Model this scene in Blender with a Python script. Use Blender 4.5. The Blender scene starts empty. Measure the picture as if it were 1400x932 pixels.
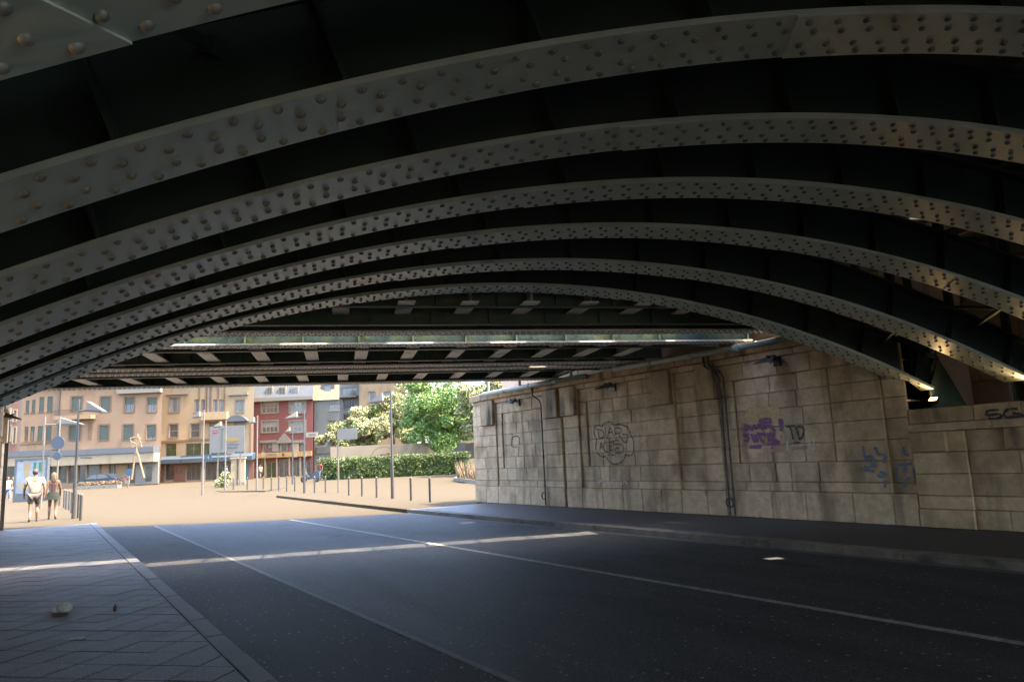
import bpy, bmesh, math, random
import numpy as np
from mathutils import Vector, Matrix
random.seed(7); rng = np.random.default_rng(7)
SC = bpy.context.scene
COL = SC.collection
rad = math.radians

# ------------------------------------------------------------------ camera, sky, sun, exposure
HCAM, FPX = 1.5, 1003.0
Rw = np.array([[0.84594096, 0.04518226, 0.53135906],      # rows: world X, Y, Z in picture axes (right, down, forward)
               [-0.53138517, 0.1552641, 0.8327802],
               [-0.0448741, -0.98683921, 0.15535345]])
cam_d = bpy.data.cameras.new('camera'); cam = bpy.data.objects.new('camera', cam_d); COL.objects.link(cam)
cam_d.sensor_width = 36; cam_d.lens = FPX / 1400 * 36; cam_d.clip_end = 3000; cam_d.clip_start = .05
_r, _u, _b = Rw[:, 0], -Rw[:, 1], -Rw[:, 2]
cam.matrix_world = Matrix(((_r[0], _u[0], _b[0], 0), (_r[1], _u[1], _b[1], 0), (_r[2], _u[2], _b[2], HCAM), (0, 0, 0, 1)))
SC.camera = cam

SUN_EL, SUN_H = rad(62), (0.766, -0.643)                   # elevation, horizontal direction towards the sun
world = bpy.data.worlds.new('World'); SC.world = world; world.use_nodes = True
wn = world.node_tree.nodes; wn.clear()
sky_n = wn.new('ShaderNodeTexSky'); sky_n.sky_type = 'NISHITA'; sky_n.sun_disc = False
sky_n.dust_density = 3.0; sky_n.air_density = 0.8; sky_n.sun_elevation = SUN_EL; sky_n.sun_rotation = math.atan2(SUN_H[0], SUN_H[1])
bg = wn.new('ShaderNodeBackground'); bg.inputs['Strength'].default_value = 0.15
wo = wn.new('ShaderNodeOutputWorld')
world.node_tree.links.new(sky_n.outputs[0], bg.inputs[0]); world.node_tree.links.new(bg.outputs[0], wo.inputs[0])
sun_d = bpy.data.lights.new('sun', 'SUN'); sun = bpy.data.objects.new('sun', sun_d); COL.objects.link(sun)
sun_d.energy = 2.0; sun_d.angle = rad(0.5); sun_d.color = (1.0, 0.86, 0.68)
sv = Vector((SUN_H[0] * math.cos(SUN_EL), SUN_H[1] * math.cos(SUN_EL), math.sin(SUN_EL)))
sun.rotation_euler = sv.to_track_quat('Z', 'Y').to_euler(); sun.location = (30, -30, 60)
vs = SC.view_settings
vs.view_transform = 'Standard'; vs.look = 'None'; vs.gamma = 1; vs.use_curve_mapping = False; vs.exposure = 3.75
SC.render.engine = 'CYCLES'
SC.cycles.max_bounces = 10; SC.cycles.diffuse_bounces = 6; SC.cycles.glossy_bounces = 4
SC.render.resolution_x = 1024; SC.render.resolution_y = 681

# ------------------------------------------------------------------ photo pixel -> point helpers
def ray(px, py): return Rw @ np.array([px - 700, py - 466, FPX])
def on_z(px, py, z=0.0):
    r = ray(px, py); return r * ((z - HCAM) / r[2]) + np.array([0, 0, HCAM])
def on_x(px, py, X):
    r = ray(px, py); return r * (X / r[0]) + np.array([0, 0, HCAM])
CR = np.array([.8468, -.5319]); CF = np.array([.5319, .8468])      # horizontal right / forward of the view
def on_d(px, py, D):                                                # on a vertical plane across the square, D metres ahead -> (a, z)
    r = ray(px, py); P = r * (D / (r[:2] @ CF)); return float(P[:2] @ CR), float(P[2] + HCAM)
def zg(D):                                                          # the square climbs slightly away from the bridge
    s = min(1, max(0, (D - 42) / 28)); return .3 * s * s * (3 - 2 * s)
AR = -0.3332                                                        # skew of the bridges
T = np.array([math.cos(AR), math.sin(AR)]); N = np.array([-math.sin(AR), math.cos(AR)])
def tn(t, n, z): p = T * t + N * n; return (p[0], p[1], z)

# ------------------------------------------------------------------ materials
def mat(name, c1, c2=None, scale=4.0, rough=.7, metal=0.0, bump=0.0, bscale=None, stretch=(1, 1, 1), rnd=0.0, stain2=None, detail=5.0, spec=.5, emit=None, ior=1.5, coat=0.0, lo=.35, hi=.65, stain=None, trans=0.0):
    m = bpy.data.materials.new(name); m.use_nodes = True
    nt = m.node_tree; b = nt.nodes['Principled BSDF']; L = nt.links.new
    b.inputs['Roughness'].default_value = rough; b.inputs['Metallic'].default_value = metal
    b.inputs['Specular IOR Level'].default_value = spec
    b.inputs['Base Color'].default_value = (*c1, 1)
    b.inputs['IOR'].default_value = ior; b.inputs['Coat Weight'].default_value = coat; b.inputs['Coat Roughness'].default_value = .25
    if trans: b.inputs['Transmission Weight'].default_value = trans
    if emit: b.inputs['Emission Color'].default_value = (*emit[0], 1); b.inputs['Emission Strength'].default_value = emit[1]
    geo = nt.nodes.new('ShaderNodeNewGeometry'); mp = nt.nodes.new('ShaderNodeMapping'); mp.inputs['Scale'].default_value = stretch
    L(geo.outputs['Position'], mp.inputs[0])
    col = None
    if c2 is not None:
        nz = nt.nodes.new('ShaderNodeTexNoise'); nz.inputs['Scale'].default_value = scale; nz.inputs['Detail'].default_value = detail; nz.inputs['Roughness'].default_value = .62
        L(mp.outputs[0], nz.inputs['Vector'])
        cr = nt.nodes.new('ShaderNodeValToRGB'); cr.color_ramp.elements[0].position = lo; cr.color_ramp.elements[1].position = hi
        cr.color_ramp.elements[0].color = (*c1, 1); cr.color_ramp.elements[1].color = (*c2, 1)
        L(nz.outputs['Fac'], cr.inputs[0]); col = cr.outputs[0]
        # a second, coarser noise also moves the gloss
        mr = nt.nodes.new('ShaderNodeMapRange'); mr.inputs[3].default_value = max(.05, rough - .1); mr.inputs[4].default_value = min(1, rough + .1)
        L(nz.outputs['Fac'], mr.inputs[0]); L(mr.outputs[0], b.inputs['Roughness'])
    for stain in [q for q in (stain, stain2) if q]:                                                        # (colour, scale, threshold lo, hi, stretch)
        sc, ss, slo, shi, sst = stain
        mp2 = nt.nodes.new('ShaderNodeMapping'); mp2.inputs['Scale'].default_value = sst; mp2.inputs['Location'].default_value = (3.1, 7.7, 1.3); L(geo.outputs['Position'], mp2.inputs[0])
        n2 = nt.nodes.new('ShaderNodeTexNoise'); n2.inputs['Scale'].default_value = ss; n2.inputs['Detail'].default_value = 6; L(mp2.outputs[0], n2.inputs['Vector'])
        r2 = nt.nodes.new('ShaderNodeMapRange'); r2.inputs[1].default_value = slo; r2.inputs[2].default_value = shi; L(n2.outputs['Fac'], r2.inputs[0])
        mx = nt.nodes.new('ShaderNodeMix'); mx.data_type = 'RGBA'; L(r2.outputs[0], mx.inputs['Factor'])
        if col: L(col, mx.inputs['A'])
        else: mx.inputs['A'].default_value = (*c1, 1)
        mx.inputs['B'].default_value = (*sc, 1); col = mx.outputs['Result']
    if rnd:
        oi = nt.nodes.new('ShaderNodeObjectInfo'); hs = nt.nodes.new('ShaderNodeHueSaturation')
        mr = nt.nodes.new('ShaderNodeMapRange'); mr.inputs[3].default_value = 1 - rnd; mr.inputs[4].default_value = 1 + rnd
        L(oi.outputs['Random'], mr.inputs[0]); L(mr.outputs[0], hs.inputs['Value'])
        if col: L(col, hs.inputs['Color'])
        else: hs.inputs['Color'].default_value = (*c1, 1)
        col = hs.outputs[0]
    if col: L(col, b.inputs['Base Color'])
    if bump:
        nb = nt.nodes.new('ShaderNodeTexNoise'); nb.inputs['Scale'].default_value = bscale or scale * 4; nb.inputs['Detail'].default_value = 6
        L(geo.outputs['Position'], nb.inputs['Vector'])
        bp = nt.nodes.new('ShaderNodeBump'); bp.inputs['Strength'].default_value = bump; bp.inputs['Distance'].default_value = .02
        L(nb.outputs['Fac'], bp.inputs['Height']); L(bp.outputs[0], b.inputs['Normal'])
    return m
def speckled(name, c1, c2, spk, vscale=14, thr=.10, **k):            # a ground material with scattered small light spots (old gum, grit)
    m = mat(name, c1, c2, **k); nt = m.node_tree; L = nt.links.new; b = nt.nodes['Principled BSDF']
    src = b.inputs['Base Color'].links[0].from_socket
    geo = nt.nodes.new('ShaderNodeNewGeometry'); vo = nt.nodes.new('ShaderNodeTexVoronoi'); vo.voronoi_dimensions = '2D'; vo.inputs['Scale'].default_value = vscale; L(geo.outputs['Position'], vo.inputs['Vector'])
    sep = nt.nodes.new('ShaderNodeSeparateColor'); L(vo.outputs['Color'], sep.inputs[0])
    th = nt.nodes.new('ShaderNodeMath'); th.operation = 'MULTIPLY'; th.inputs[1].default_value = thr; L(sep.outputs[0], th.inputs[0])
    p3 = nt.nodes.new('ShaderNodeMath'); p3.operation = 'GREATER_THAN'; p3.inputs[1].default_value = .68; L(sep.outputs[1], p3.inputs[0])
    lt = nt.nodes.new('ShaderNodeMath'); lt.operation = 'LESS_THAN'; L(vo.outputs['Distance'], lt.inputs[0]); L(th.outputs[0], lt.inputs[1])
    an = nt.nodes.new('ShaderNodeMath'); an.operation = 'MULTIPLY'; L(lt.outputs[0], an.inputs[0]); L(p3.outputs[0], an.inputs[1])
    fine = nt.nodes.new('ShaderNodeTexNoise'); fine.inputs['Scale'].default_value = 75; fine.inputs['Detail'].default_value = 2; L(geo.outputs['Position'], fine.inputs['Vector'])
    fr = nt.nodes.new('ShaderNodeMapRange'); fr.inputs[1].default_value = .3; fr.inputs[2].default_value = .7; fr.inputs[3].default_value = .25; fr.inputs[4].default_value = 2.0; L(fine.outputs['Fac'], fr.inputs[0])
    hs = nt.nodes.new('ShaderNodeHueSaturation'); L(src, hs.inputs['Color']); L(fr.outputs[0], hs.inputs['Value'])
    mx = nt.nodes.new('ShaderNodeMix'); mx.data_type = 'RGBA'; L(an.outputs[0], mx.inputs['Factor']); L(hs.outputs[0], mx.inputs['A']); mx.inputs['B'].default_value = (*spk, 1)
    L(mx.outputs['Result'], b.inputs['Base Color'])
    return m
M = {}
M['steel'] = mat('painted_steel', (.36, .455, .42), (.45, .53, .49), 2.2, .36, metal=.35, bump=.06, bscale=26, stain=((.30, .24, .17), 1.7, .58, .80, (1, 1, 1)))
M['rivet'] = mat('shaded_rivet', (.085, .098, .088), (.13, .14, .125), 9, .5)  # darker than the ribs: shade on the rivet heads put into the colour
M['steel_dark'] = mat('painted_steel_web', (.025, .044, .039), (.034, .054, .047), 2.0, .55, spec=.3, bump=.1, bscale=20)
M['steel_green'] = mat('painted_steel_green', (.05, .085, .067), (.075, .11, .088), 3.0, .5, spec=.3, bump=.15, bscale=25, stain=((.13, .14, .05), 2.5, .52, .7, (1, 1, 2)))
M['steel_grey'] = mat('cross_girder_paint', (.68, .67, .62), (.78, .76, .71), 3, .45,  bump=.1, stain=((.12, .09, .05), 2.0, .6, .75, (1, 1, 1)))
M['cross_web'] = mat('cross_girder_green', (.24, .33, .28), (.32, .40, .35), 3, .5, stain=((.12, .11, .07), 2.2, .55, .72, (1, 1, 1)))
M['deck'] = mat('sooty_deck', (.10, .11, .10), (.16, .165, .15), 1.5, .85)
M['curtain'] = mat('pale_curtain', (.13, .125, .11), (.17, .16, .14), 9, .9)
M['rust'] = mat('rusty_steel', (.14, .075, .04), (.08, .06, .045), 4, .8)
M['stone'] = mat('sandstone', (.43, .31, .18), (.62, .465, .295), 5.5, .88, bump=.8, bscale=18, stretch=(1, 1, 1.3), rnd=.12, detail=9, lo=.3, hi=.7, stain=((.29, .20, .112), 1.7, .48, .68, (1, 1, .7)), stain2=((.20, .14, .082), 3.0, .54, .74, (1, 1, .16)))
M['stone_dark'] = mat('sandstone_sooty', (.33, .225, .125), (.48, .345, .205), 3.2, .9, bump=.5, bscale=24, rnd=.18, stain=((.05, .04, .03), 2.2, .50, .70, (1, 1, .35)))
M['mortar'] = mat('mortar', (.17, .135, .095), (.24, .195, .14), 6, .95)
M['stone_back'] = mat('rear_wall_stone', (.42, .29, .19), (.55, .40, .27), 1.2, .9, bump=.4, bscale=10)
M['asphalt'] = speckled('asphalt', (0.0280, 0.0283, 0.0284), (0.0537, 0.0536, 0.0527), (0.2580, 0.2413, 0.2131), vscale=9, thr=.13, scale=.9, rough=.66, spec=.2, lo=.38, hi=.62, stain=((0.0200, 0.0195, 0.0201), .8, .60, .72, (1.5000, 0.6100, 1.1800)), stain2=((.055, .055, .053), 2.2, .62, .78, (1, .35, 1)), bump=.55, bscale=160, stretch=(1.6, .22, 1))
M['asphalt_old'] = speckled('asphalt_old', (0.0258, 0.0251, 0.0243), (0.0473, 0.0440, 0.0406), (0.2795, 0.2623, 0.2334), stain=((0.0187, 0.0183, 0.0177), 1.1, .6, .75, (1.5000, 0.7320, 1.1800)), vscale=11, thr=.17, scale=.8, rough=.72, spec=.14, bump=.6, bscale=150, stretch=(1.5, .5, 1))
M['asphalt_path'] = speckled('asphalt_path', (0.0292, 0.0294, 0.0312), (0.0430, 0.0428, 0.0451), (0.1720, 0.1680, 0.1640), vscale=6, thr=.08, scale=1.2, rough=.55, bump=.5, bscale=150)
M['slab'] = speckled('paving_slab', (0.0526, 0.0521, 0.0509), (0.0824, 0.0798, 0.0771), (0.1930, 0.1848, 0.1591), vscale=11, thr=.12, scale=2.5, rough=.66, bump=.35, bscale=120, rnd=.2, stain=((.035, .035, .035), 1.6, .56, .72, (1, 1, 1)))
M['joint'] = mat('paving_joint', (.03, .03, .03), (.045, .045, .045), 8, .95)
M['kerb'] = mat('kerb_stone', (.13, .11, .085), (.19, .165, .13), 3, .8, bump=.4, bscale=50, rnd=.12, stain=((.07, .06, .05), 3, .55, .72, (1, 1, 1)))
M['kerb_grey'] = mat('kerb_granite', (.075, .076, .077), (.11, .11, .11), 5, .7, bump=.3, bscale=90, rnd=.12)
M['paint_line'] = mat('worn_road_paint', (0.3360, 0.3160, 0.2730), (0.1920, 0.1817, 0.1560), 9, .75, lo=.4, hi=.62)
M['gutter'] = mat('gutter_strip', (.075, .072, .066), (.12, .115, .105), 5, .7, bump=.3, bscale=60)
M['ground'] = mat('sunlit_paving', (.0545, .0425, .0258), (.0580, .0455, .0280), .35, .9, spec=.06)  # sunlit look of road and square put into this colour
M['pipe'] = mat('pipe_paint', (.26, .29, .245), (.34, .36, .30), 5, .5, bump=.1)
M['drain'] = mat('drain_pipe', (.045, .038, .032), (.075, .06, .05), 6, .6)
M['black'] = mat('black_metal', (.02, .02, .02), (.035, .033, .03), 5, .5)
M['tube'] = mat('diffuser_white', (0.4800, 0.4466, 0.3536), rough=.35)
M['lampglow'] = mat('lamp_glass', (1, .6, .25), emit=((1, .55, .22), 5))
M['pole'] = mat('galvanised_pole', (0.0456, 0.0427, 0.0370), (0.0592, 0.0537, 0.0462), 6, .45, metal=.3)
M['pole_white'] = mat('pale_pole', (0.0960, 0.0798, 0.0577), (0.1120, 0.0909, 0.0647), 6, .5)
M['skin'] = mat('skin', (0.1800, 0.0980, 0.0485), rough=.55); M['white_cloth'] = mat('white_cotton', (0.2488, 0.2165, 0.1578), (0.2720, 0.2386, 0.1779), 8, .9)
M['grey_cloth'] = mat('grey_shorts', (0.0720, 0.0632, 0.0554), (0.0864, 0.0758, 0.0647), 9, .9); M['dark_cloth'] = mat('dark_top', (.10, .05, .045), rough=.9)
M['green_cloth'] = mat('green_skirt', (0.0256, 0.0316, 0.0169), (0.0432, 0.0474, 0.0270), 14, .9); M['hair_brown'] = mat('brown_hair', (.05, .03, .02), rough=.7)
M['hair_blond'] = mat('blond_hair', (0.1624, 0.0948, 0.0362), (0.1976, 0.1264, 0.0531), 30, .6); M['shoe'] = mat('shoe', (.14, .08, .05), rough=.7); M['red_cloth'] = mat('red_shirt', (0.1512, 0.0316, 0.0193), rough=.9)
M['blue_cloth'] = mat('blue_jeans', (.06, .08, .14), rough=.9)
M['glass'] = mat('window_glass', (0.0296, 0.0324, 0.0354), (0.0496, 0.0537, 0.0547), 1.2, .12, spec=.8); M['glass_blue'] = mat('window_glass_blue', (0.0616, 0.0719, 0.0801), (0.0872, 0.0932, 0.0955), 2, .2)
M['glass_dark'] = mat('shop_glass', (0.0296, 0.0284, 0.0262), (0.0576, 0.0537, 0.0385), 1.0, .15)
M['glass_green'] = mat('shop_glass_foliage', (0.0144, 0.0253, 0.0100), (0.0416, 0.0537, 0.0216), 1.8, .25)
M['globe'] = mat('lamp_globe_glass', (.5, .5, .48), rough=.3); M['frame'] = mat('white_frame', (0.1656, 0.1390, 0.0963), rough=.5)
M['shutter'] = mat('green_shutter', (0.0376, 0.0474, 0.0323), (0.0464, 0.0561, 0.0370), 3, .6)
M['slate'] = mat('slate_roof', (0.0400, 0.0458, 0.0485), (0.0576, 0.0632, 0.0631), 3, .6, bump=.3)
M['cornice'] = mat('grey_cornice', (0.1112, 0.0980, 0.0770), (0.1296, 0.1138, 0.0870), 4, .7)
def plaster(name, c, v=.9): return mat(name, tuple(x * v for x in c), c, .5, .9, bump=.1, bscale=30, spec=.12, stain=(tuple(x * .72 for x in c), .9, .55, .75, (1, 1, .35)))
M['ochre'] = plaster('ochre_plaster', (0.2185, 0.1417, 0.0845)); M['ochre_trim'] = plaster('ochre_trim', (0.1448, 0.0940, 0.0559)); M['cream'] = plaster('cream_plaster', (0.2477, 0.1816, 0.1039)); M['pink'] = plaster('pink_plaster', (0.1597, 0.0889, 0.0606))
M['redwall'] = plaster('red_plaster', (0.1175, 0.0449, 0.0367)); M['bluewall'] = plaster('blue_grey_plaster', (0.1071, 0.1068, 0.0906)); M['tan'] = plaster('tan_plaster', (0.1963, 0.1399, 0.0820)); M['white'] = plaster('white_render', (0.2466, 0.1943, 0.1244))
M['awning_blue'] = mat('blue_awning', (0.0216, 0.0348, 0.0485), (0.0288, 0.0442, 0.0577), 5, .7); M['band_blue'] = mat('blue_grey_band', (0.0536, 0.0585, 0.0608), (0.0648, 0.0679, 0.0678), 3, .6)
M['yellow'] = mat('yellow_sign', (0.1976, 0.1169, 0.0316), (0.2088, 0.1327, 0.0439), 3, .5); M['brickred'] = mat('red_brick_pier', (0.1192, 0.0474, 0.0293), (0.1440, 0.0632, 0.0385), 8, .85)
M['leaf'] = mat('leaf_green', (0.0343, 0.0635, 0.0085), (0.0819, 0.1061, 0.0177), 1.2, .55, rnd=0); M['leaf_light'] = mat('leaf_plane_tree', (.10, .145, .03), (.25, .215, .10), .8, .6)  # plane tree leaves: tan sun highlights put into the second tone
M['leaf_tree'] = mat('leaf_linden', (0.0534, 0.1300, 0.0243), (0.1761, 0.2516, 0.0445), .9, .55); M['bark'] = mat('bark', (0.0432, 0.0300, 0.0169), (0.0720, 0.0521, 0.0308), 6, .9, bump=.4)
M['straw'] = mat('dry_grass', (0.1440, 0.0980, 0.0485), (0.1080, 0.0758, 0.0293), 3, .8)
M['sign_grey'] = mat('grey_sign_face', (0.0936, 0.0885, 0.0755), (0.1040, 0.0980, 0.0816), 3, .5); M['sign_back'] = mat('sign_back', (.03, .04, .055), rough=.5)
M['sign_blue'] = mat('blue_sign', (0.0144, 0.0411, 0.0678), rough=.4); M['sign_yellow'] = mat('yellow_bar', (0.1624, 0.1011, 0.0100), rough=.5); M['sign_red'] = mat('red_sign', (0.1368, 0.0158, 0.0123), rough=.5); M['sign_white'] = mat('white_sign', (0.1800, 0.1485, 0.1009), rough=.5)
M['car'] = mat('blue_car_paint', (0.0104, 0.0174, 0.0293), rough=.25); M['tyre'] = mat('tyre', (.02, .02, .02), rough=.9)
M['teal'] = mat('teal_panel', (0.0176, 0.0885, 0.0631), rough=.5); M['orange_glow'] = mat('shop_display_orange', (0.1624, 0.0948, 0.0293), (0.1800, 0.1264, 0.0485), 2, .5)
def ink(name, c): return mat(name, c, tuple(min(1, x * 1.5 + .02) for x in c), 14, .85)
M['g_black'] = ink('black_spray', (.03, .028, .027)); M['g_purple'] = ink('purple_spray', (.14, .05, .12)); M['g_blue'] = ink('blue_spray', (.10, .13, .18)); M['g_white'] = ink('white_spray', (.45, .43, .38))
M['g_red'] = ink('faded_red_spray', (.28, .15, .11)); M['g_yellow'] = ink('faded_yellow_spray', (.33, .25, .11)); M['g_rust'] = ink('rust_streak', (.22, .13, .055))

# ------------------------------------------------------------------ mesh helpers
class MB:
    def __init__(s): s.v = []; s.f = []
    def quadbox(s, P):                                             # 8 corners: bottom 4 (ccw), top 4
        k = len(s.v); s.v += [tuple(map(float, p)) for p in P]
        s.f += [tuple(k + i for i in q) for q in ((0, 3, 2, 1), (4, 5, 6, 7), (0, 1, 5, 4), (1, 2, 6, 5), (2, 3, 7, 6), (3, 0, 4, 7))]; return s
    def box(s, x0, x1, y0, y1, z0, z1):
        return s.quadbox([(x0, y0, z0), (x1, y0, z0), (x1, y1, z0), (x0, y1, z0), (x0, y0, z1), (x1, y0, z1), (x1, y1, z1), (x0, y1, z1)])
    def tbox(s, t0, t1, n0, n1, z0, z1):                           # box in the skewed frame of the bridges
        return s.quadbox([tn(t0, n0, z0), tn(t1, n0, z0), tn(t1, n1, z0), tn(t0, n1, z0), tn(t0, n0, z1), tn(t1, n0, z1), tn(t1, n1, z1), tn(t0, n1, z1)])
    def fbox(s, D, a0, a1, z0, z1, d0, d1):                        # box on a facade plane D ahead; d grows away from the viewer
        def q(a, d, z): p = CR * a + CF * (D + d); return (p[0], p[1], z)
        return s.quadbox([q(a0, d0, z0), q(a1, d0, z0), q(a1, d1, z0), q(a0, d1, z0), q(a0, d0, z1), q(a1, d0, z1), q(a1, d1, z1), q(a0, d1, z1)])
    def quad(s, *P):
        k = len(s.v); s.v += [tuple(map(float, p)) for p in P]; s.f.append(tuple(range(k, k + len(P)))); return s
    def prism(s, poly, off):                                       # poly: list of 3D points, extruded by off
        k = len(s.v); n = len(poly); o = Vector(off)
        s.v += [tuple(p) for p in poly] + [tuple(Vector(p) + o) for p in poly]
        s.f.append(tuple(range(k + n - 1, k - 1, -1))); s.f.append(tuple(range(k + n, k + 2 * n)))
        for i in range(n): j = (i + 1) % n; s.f.append((k + i, k + j, k + n + j, k + n + i))
        return s
    def tube(s, p0, p1, r0, r1=None, n=10, caps=True):
        r1 = r0 if r1 is None else r1; p0 = Vector(p0); p1 = Vector(p1); d = (p1 - p0).normalized()
        a = d.orthogonal().normalized(); b = d.cross(a); k = len(s.v)
        for p, r in ((p0, r0), (p1, r1)):
            for i in range(n):
                t = 2 * math.pi * i / n; s.v.append(tuple(p + a * (r * math.cos(t)) + b * (r * math.sin(t))))
        for i in range(n): j = (i + 1) % n; s.f.append((k + i, k + j, k + n + j, k + n + i))
        if caps: s.f.append(tuple(range(k + n - 1, k - 1, -1))); s.f.append(tuple(range(k + n, k + 2 * n)))
        return s
    def path(s, pts, r, n=8):
        for a, b in zip(pts[:-1], pts[1:]): s.tube(a, b, r, n=n)
        return s
    def ball(s, c, rx, ry=None, rz=None, nu=10, nv=7):
        ry = ry or rx; rz = rz or rx; k = len(s.v)
        for i in range(nv + 1):
            ph = math.pi * i / nv
            for j in range(nu): th = 2 * math.pi * j / nu; s.v.append((c[0] + rx * math.sin(ph) * math.cos(th), c[1] + ry * math.sin(ph) * math.sin(th), c[2] + rz * math.cos(ph)))
        for i in range(nv):
            for j in range(nu):
                q = (j + 1) % nu; s.f.append((k + i * nu + j, k + (i + 1) * nu + j, k + (i + 1) * nu + q, k + i * nu + q))
        return s
    def mesh(s, name, org=(0, 0, 0)):
        me = bpy.data.meshes.new(name); o = org
        me.from_pydata([(x - o[0], y - o[1], z - o[2]) for x, y, z in s.v], [], s.f); me.update(); return me
    def build(s, name, m, parent=None, org=(0, 0, 0), smooth=False, kind=None, label=None):
        me = s.mesh(name, org); me.materials.append(M[m] if isinstance(m, str) else m)
        if smooth: me.polygons.foreach_set('use_smooth', [True] * len(me.polygons))
        o = bpy.data.objects.new(name, me); COL.objects.link(o)
        if parent is not None: o.parent = parent
        else: o.location = org
        if kind: o['kind'] = kind
        if label: o['label'] = label
        return o
def empty(name, loc, label, cat, group=None):
    o = bpy.data.objects.new(name, None); o.empty_display_size = .1; COL.objects.link(o); o.location = loc
    return tag(o, label, cat, group)
def tag(o, label, cat, group=None):
    o['label'] = label; o['category'] = cat
    if group: o['group'] = group
    return o
def inst(name, me, parent, loc, rot=None):
    o = bpy.data.objects.new(name, me); COL.objects.link(o); o.parent = parent; o.location = loc
    if rot is not None: o.rotation_mode = 'QUATERNION'; o.rotation_quaternion = rot
    return o

# ------------------------------------------------------------------ ground, road, pavements
RZ = -.1
def sheet_line(m, name, pts, z, parent=None, kind='structure'):
    mb = MB(); mb.quad(*[(x, y, z) for x, y in pts]); o = mb.build(name, m, parent)
    if parent is None: o['kind'] = kind
    return o
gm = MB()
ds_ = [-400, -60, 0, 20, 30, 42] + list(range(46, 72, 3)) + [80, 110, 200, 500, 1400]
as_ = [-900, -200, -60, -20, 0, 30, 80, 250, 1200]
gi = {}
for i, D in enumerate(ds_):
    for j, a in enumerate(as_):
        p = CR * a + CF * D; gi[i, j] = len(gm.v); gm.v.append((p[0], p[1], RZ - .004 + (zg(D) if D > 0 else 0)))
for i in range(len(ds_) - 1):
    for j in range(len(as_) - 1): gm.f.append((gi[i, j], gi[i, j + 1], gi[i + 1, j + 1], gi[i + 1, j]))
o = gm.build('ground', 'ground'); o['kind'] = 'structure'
XL, XJ, XC, XR, XW = 1.47, 2.93, 6.43, 9.75, 12.8
END = [(1.47, 27.3), (3.06, 25.4), (6.6, 23.1), (9.75, 21.6)]          # dark asphalt ends along the cast shadow; shade and sun put into the colours
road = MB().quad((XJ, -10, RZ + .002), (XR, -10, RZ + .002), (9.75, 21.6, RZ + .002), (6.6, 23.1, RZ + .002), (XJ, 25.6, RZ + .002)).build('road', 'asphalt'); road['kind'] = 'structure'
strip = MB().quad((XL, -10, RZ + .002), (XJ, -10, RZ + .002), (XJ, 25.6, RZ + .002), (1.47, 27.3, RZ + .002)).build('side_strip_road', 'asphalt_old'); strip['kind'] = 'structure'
MB().quad((XC - .055, -10, RZ + .006), (XC + .055, -10, RZ + .006), (XC + .055, 23.1, RZ + .006), (XC - .055, 23.15, RZ + .006)).build('centre_line', 'paint_line', road)
MB().quad((XJ - .035, -10, RZ + .006), (XJ + .035, -10, RZ + .006), (XJ + .035, 25.4, RZ + .006), (XJ - .035, 25.45, RZ + .006)).build('joint_strip', 'gutter', road)
MB().quad((XR - .2, -10, RZ + .006), (XR - .003, -10, RZ + .006), (XR - .003, 21.6, RZ + .006), (XR - .2, 21.7, RZ + .006)).build('gutter_strip', 'gutter', road)
# right pavement
rp = MB().quadbox([(10.05, -10, -.3), (14, -10, -.3), (14, 21.9, -.3), (10.05, 21.9, -.3), (10.05, -10, -.002), (14, -10, -.002), (14, 21.9, -.002), (10.05, 21.9, -.002)]).build('right_pavement', 'asphalt_path'); rp['kind'] = 'structure'
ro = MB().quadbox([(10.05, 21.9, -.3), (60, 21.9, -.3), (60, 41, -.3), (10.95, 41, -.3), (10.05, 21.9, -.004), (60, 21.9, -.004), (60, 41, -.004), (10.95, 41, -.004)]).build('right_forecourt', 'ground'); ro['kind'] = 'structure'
def kerb_run(name, pts, w, z, m, parent, L=.9, side=1):
    P = [Vector((x, y, 0)) for x, y in pts]
    for a, b in zip(P[:-1], P[1:]):
        d = (b - a); n_ = max(1, round(d.length / L)); dn = d.normalized(); s_ = Vector((dn.y, -dn.x, 0)) * (w * side)
        for i in range(n_):
            p = a + d * (i / n_) + dn * .005; q = a + d * ((i + 1) / n_) - dn * .005; dz = random.uniform(-.004, .004)
            c = [p, p + s_, q + s_, q]
            if side < 0: c = [p + s_, p, q, q + s_]
            MB().quadbox([(v.x, v.y, -.3) for v in c] + [(v.x, v.y, z + dz) for v in c]).build(name, m, parent)
kerb_run('kerb_stone', [(XR, -4), (XR, 21.9)], .3, .004, 'kerb', rp)
kerb_run('kerb_stone', [(9.75, 21.9), (10.2, 31.9), (10.65, 41)], .3, .004, 'ground', ro, L=1.1)
# left pavement with diagonal slabs
lp = MB().box(-2.2, XL - .16, -10, 27.6, -.3, -.012).build('left_pavement', 'joint'); lp['kind'] = 'structure'
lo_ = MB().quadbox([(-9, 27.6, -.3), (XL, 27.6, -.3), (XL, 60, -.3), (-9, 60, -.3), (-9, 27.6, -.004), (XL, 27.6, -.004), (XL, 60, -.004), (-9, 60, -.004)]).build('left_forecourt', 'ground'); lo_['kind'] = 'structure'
kerb_run('kerb_stone', [(XL, 2), (XL, 27.6)], .16, .003, 'kerb_grey', lp, side=-1)
def clip_poly(poly, f):                                            # keep f(p) >= 0
    out = []
    for i in range(len(poly)):
        p, q = poly[i], poly[(i + 1) % len(poly)]; fp, fq = f(p), f(q)
        if fp >= 0: out.append(p)
        if fp * fq < 0: s_ = fp / (fp - fq); out.append((p[0] + (q[0] - p[0]) * s_, p[1] + (q[1] - p[1]) * s_))
    return out
SL = .37; cells = []
h = SL * math.sqrt(2) / 2
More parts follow.
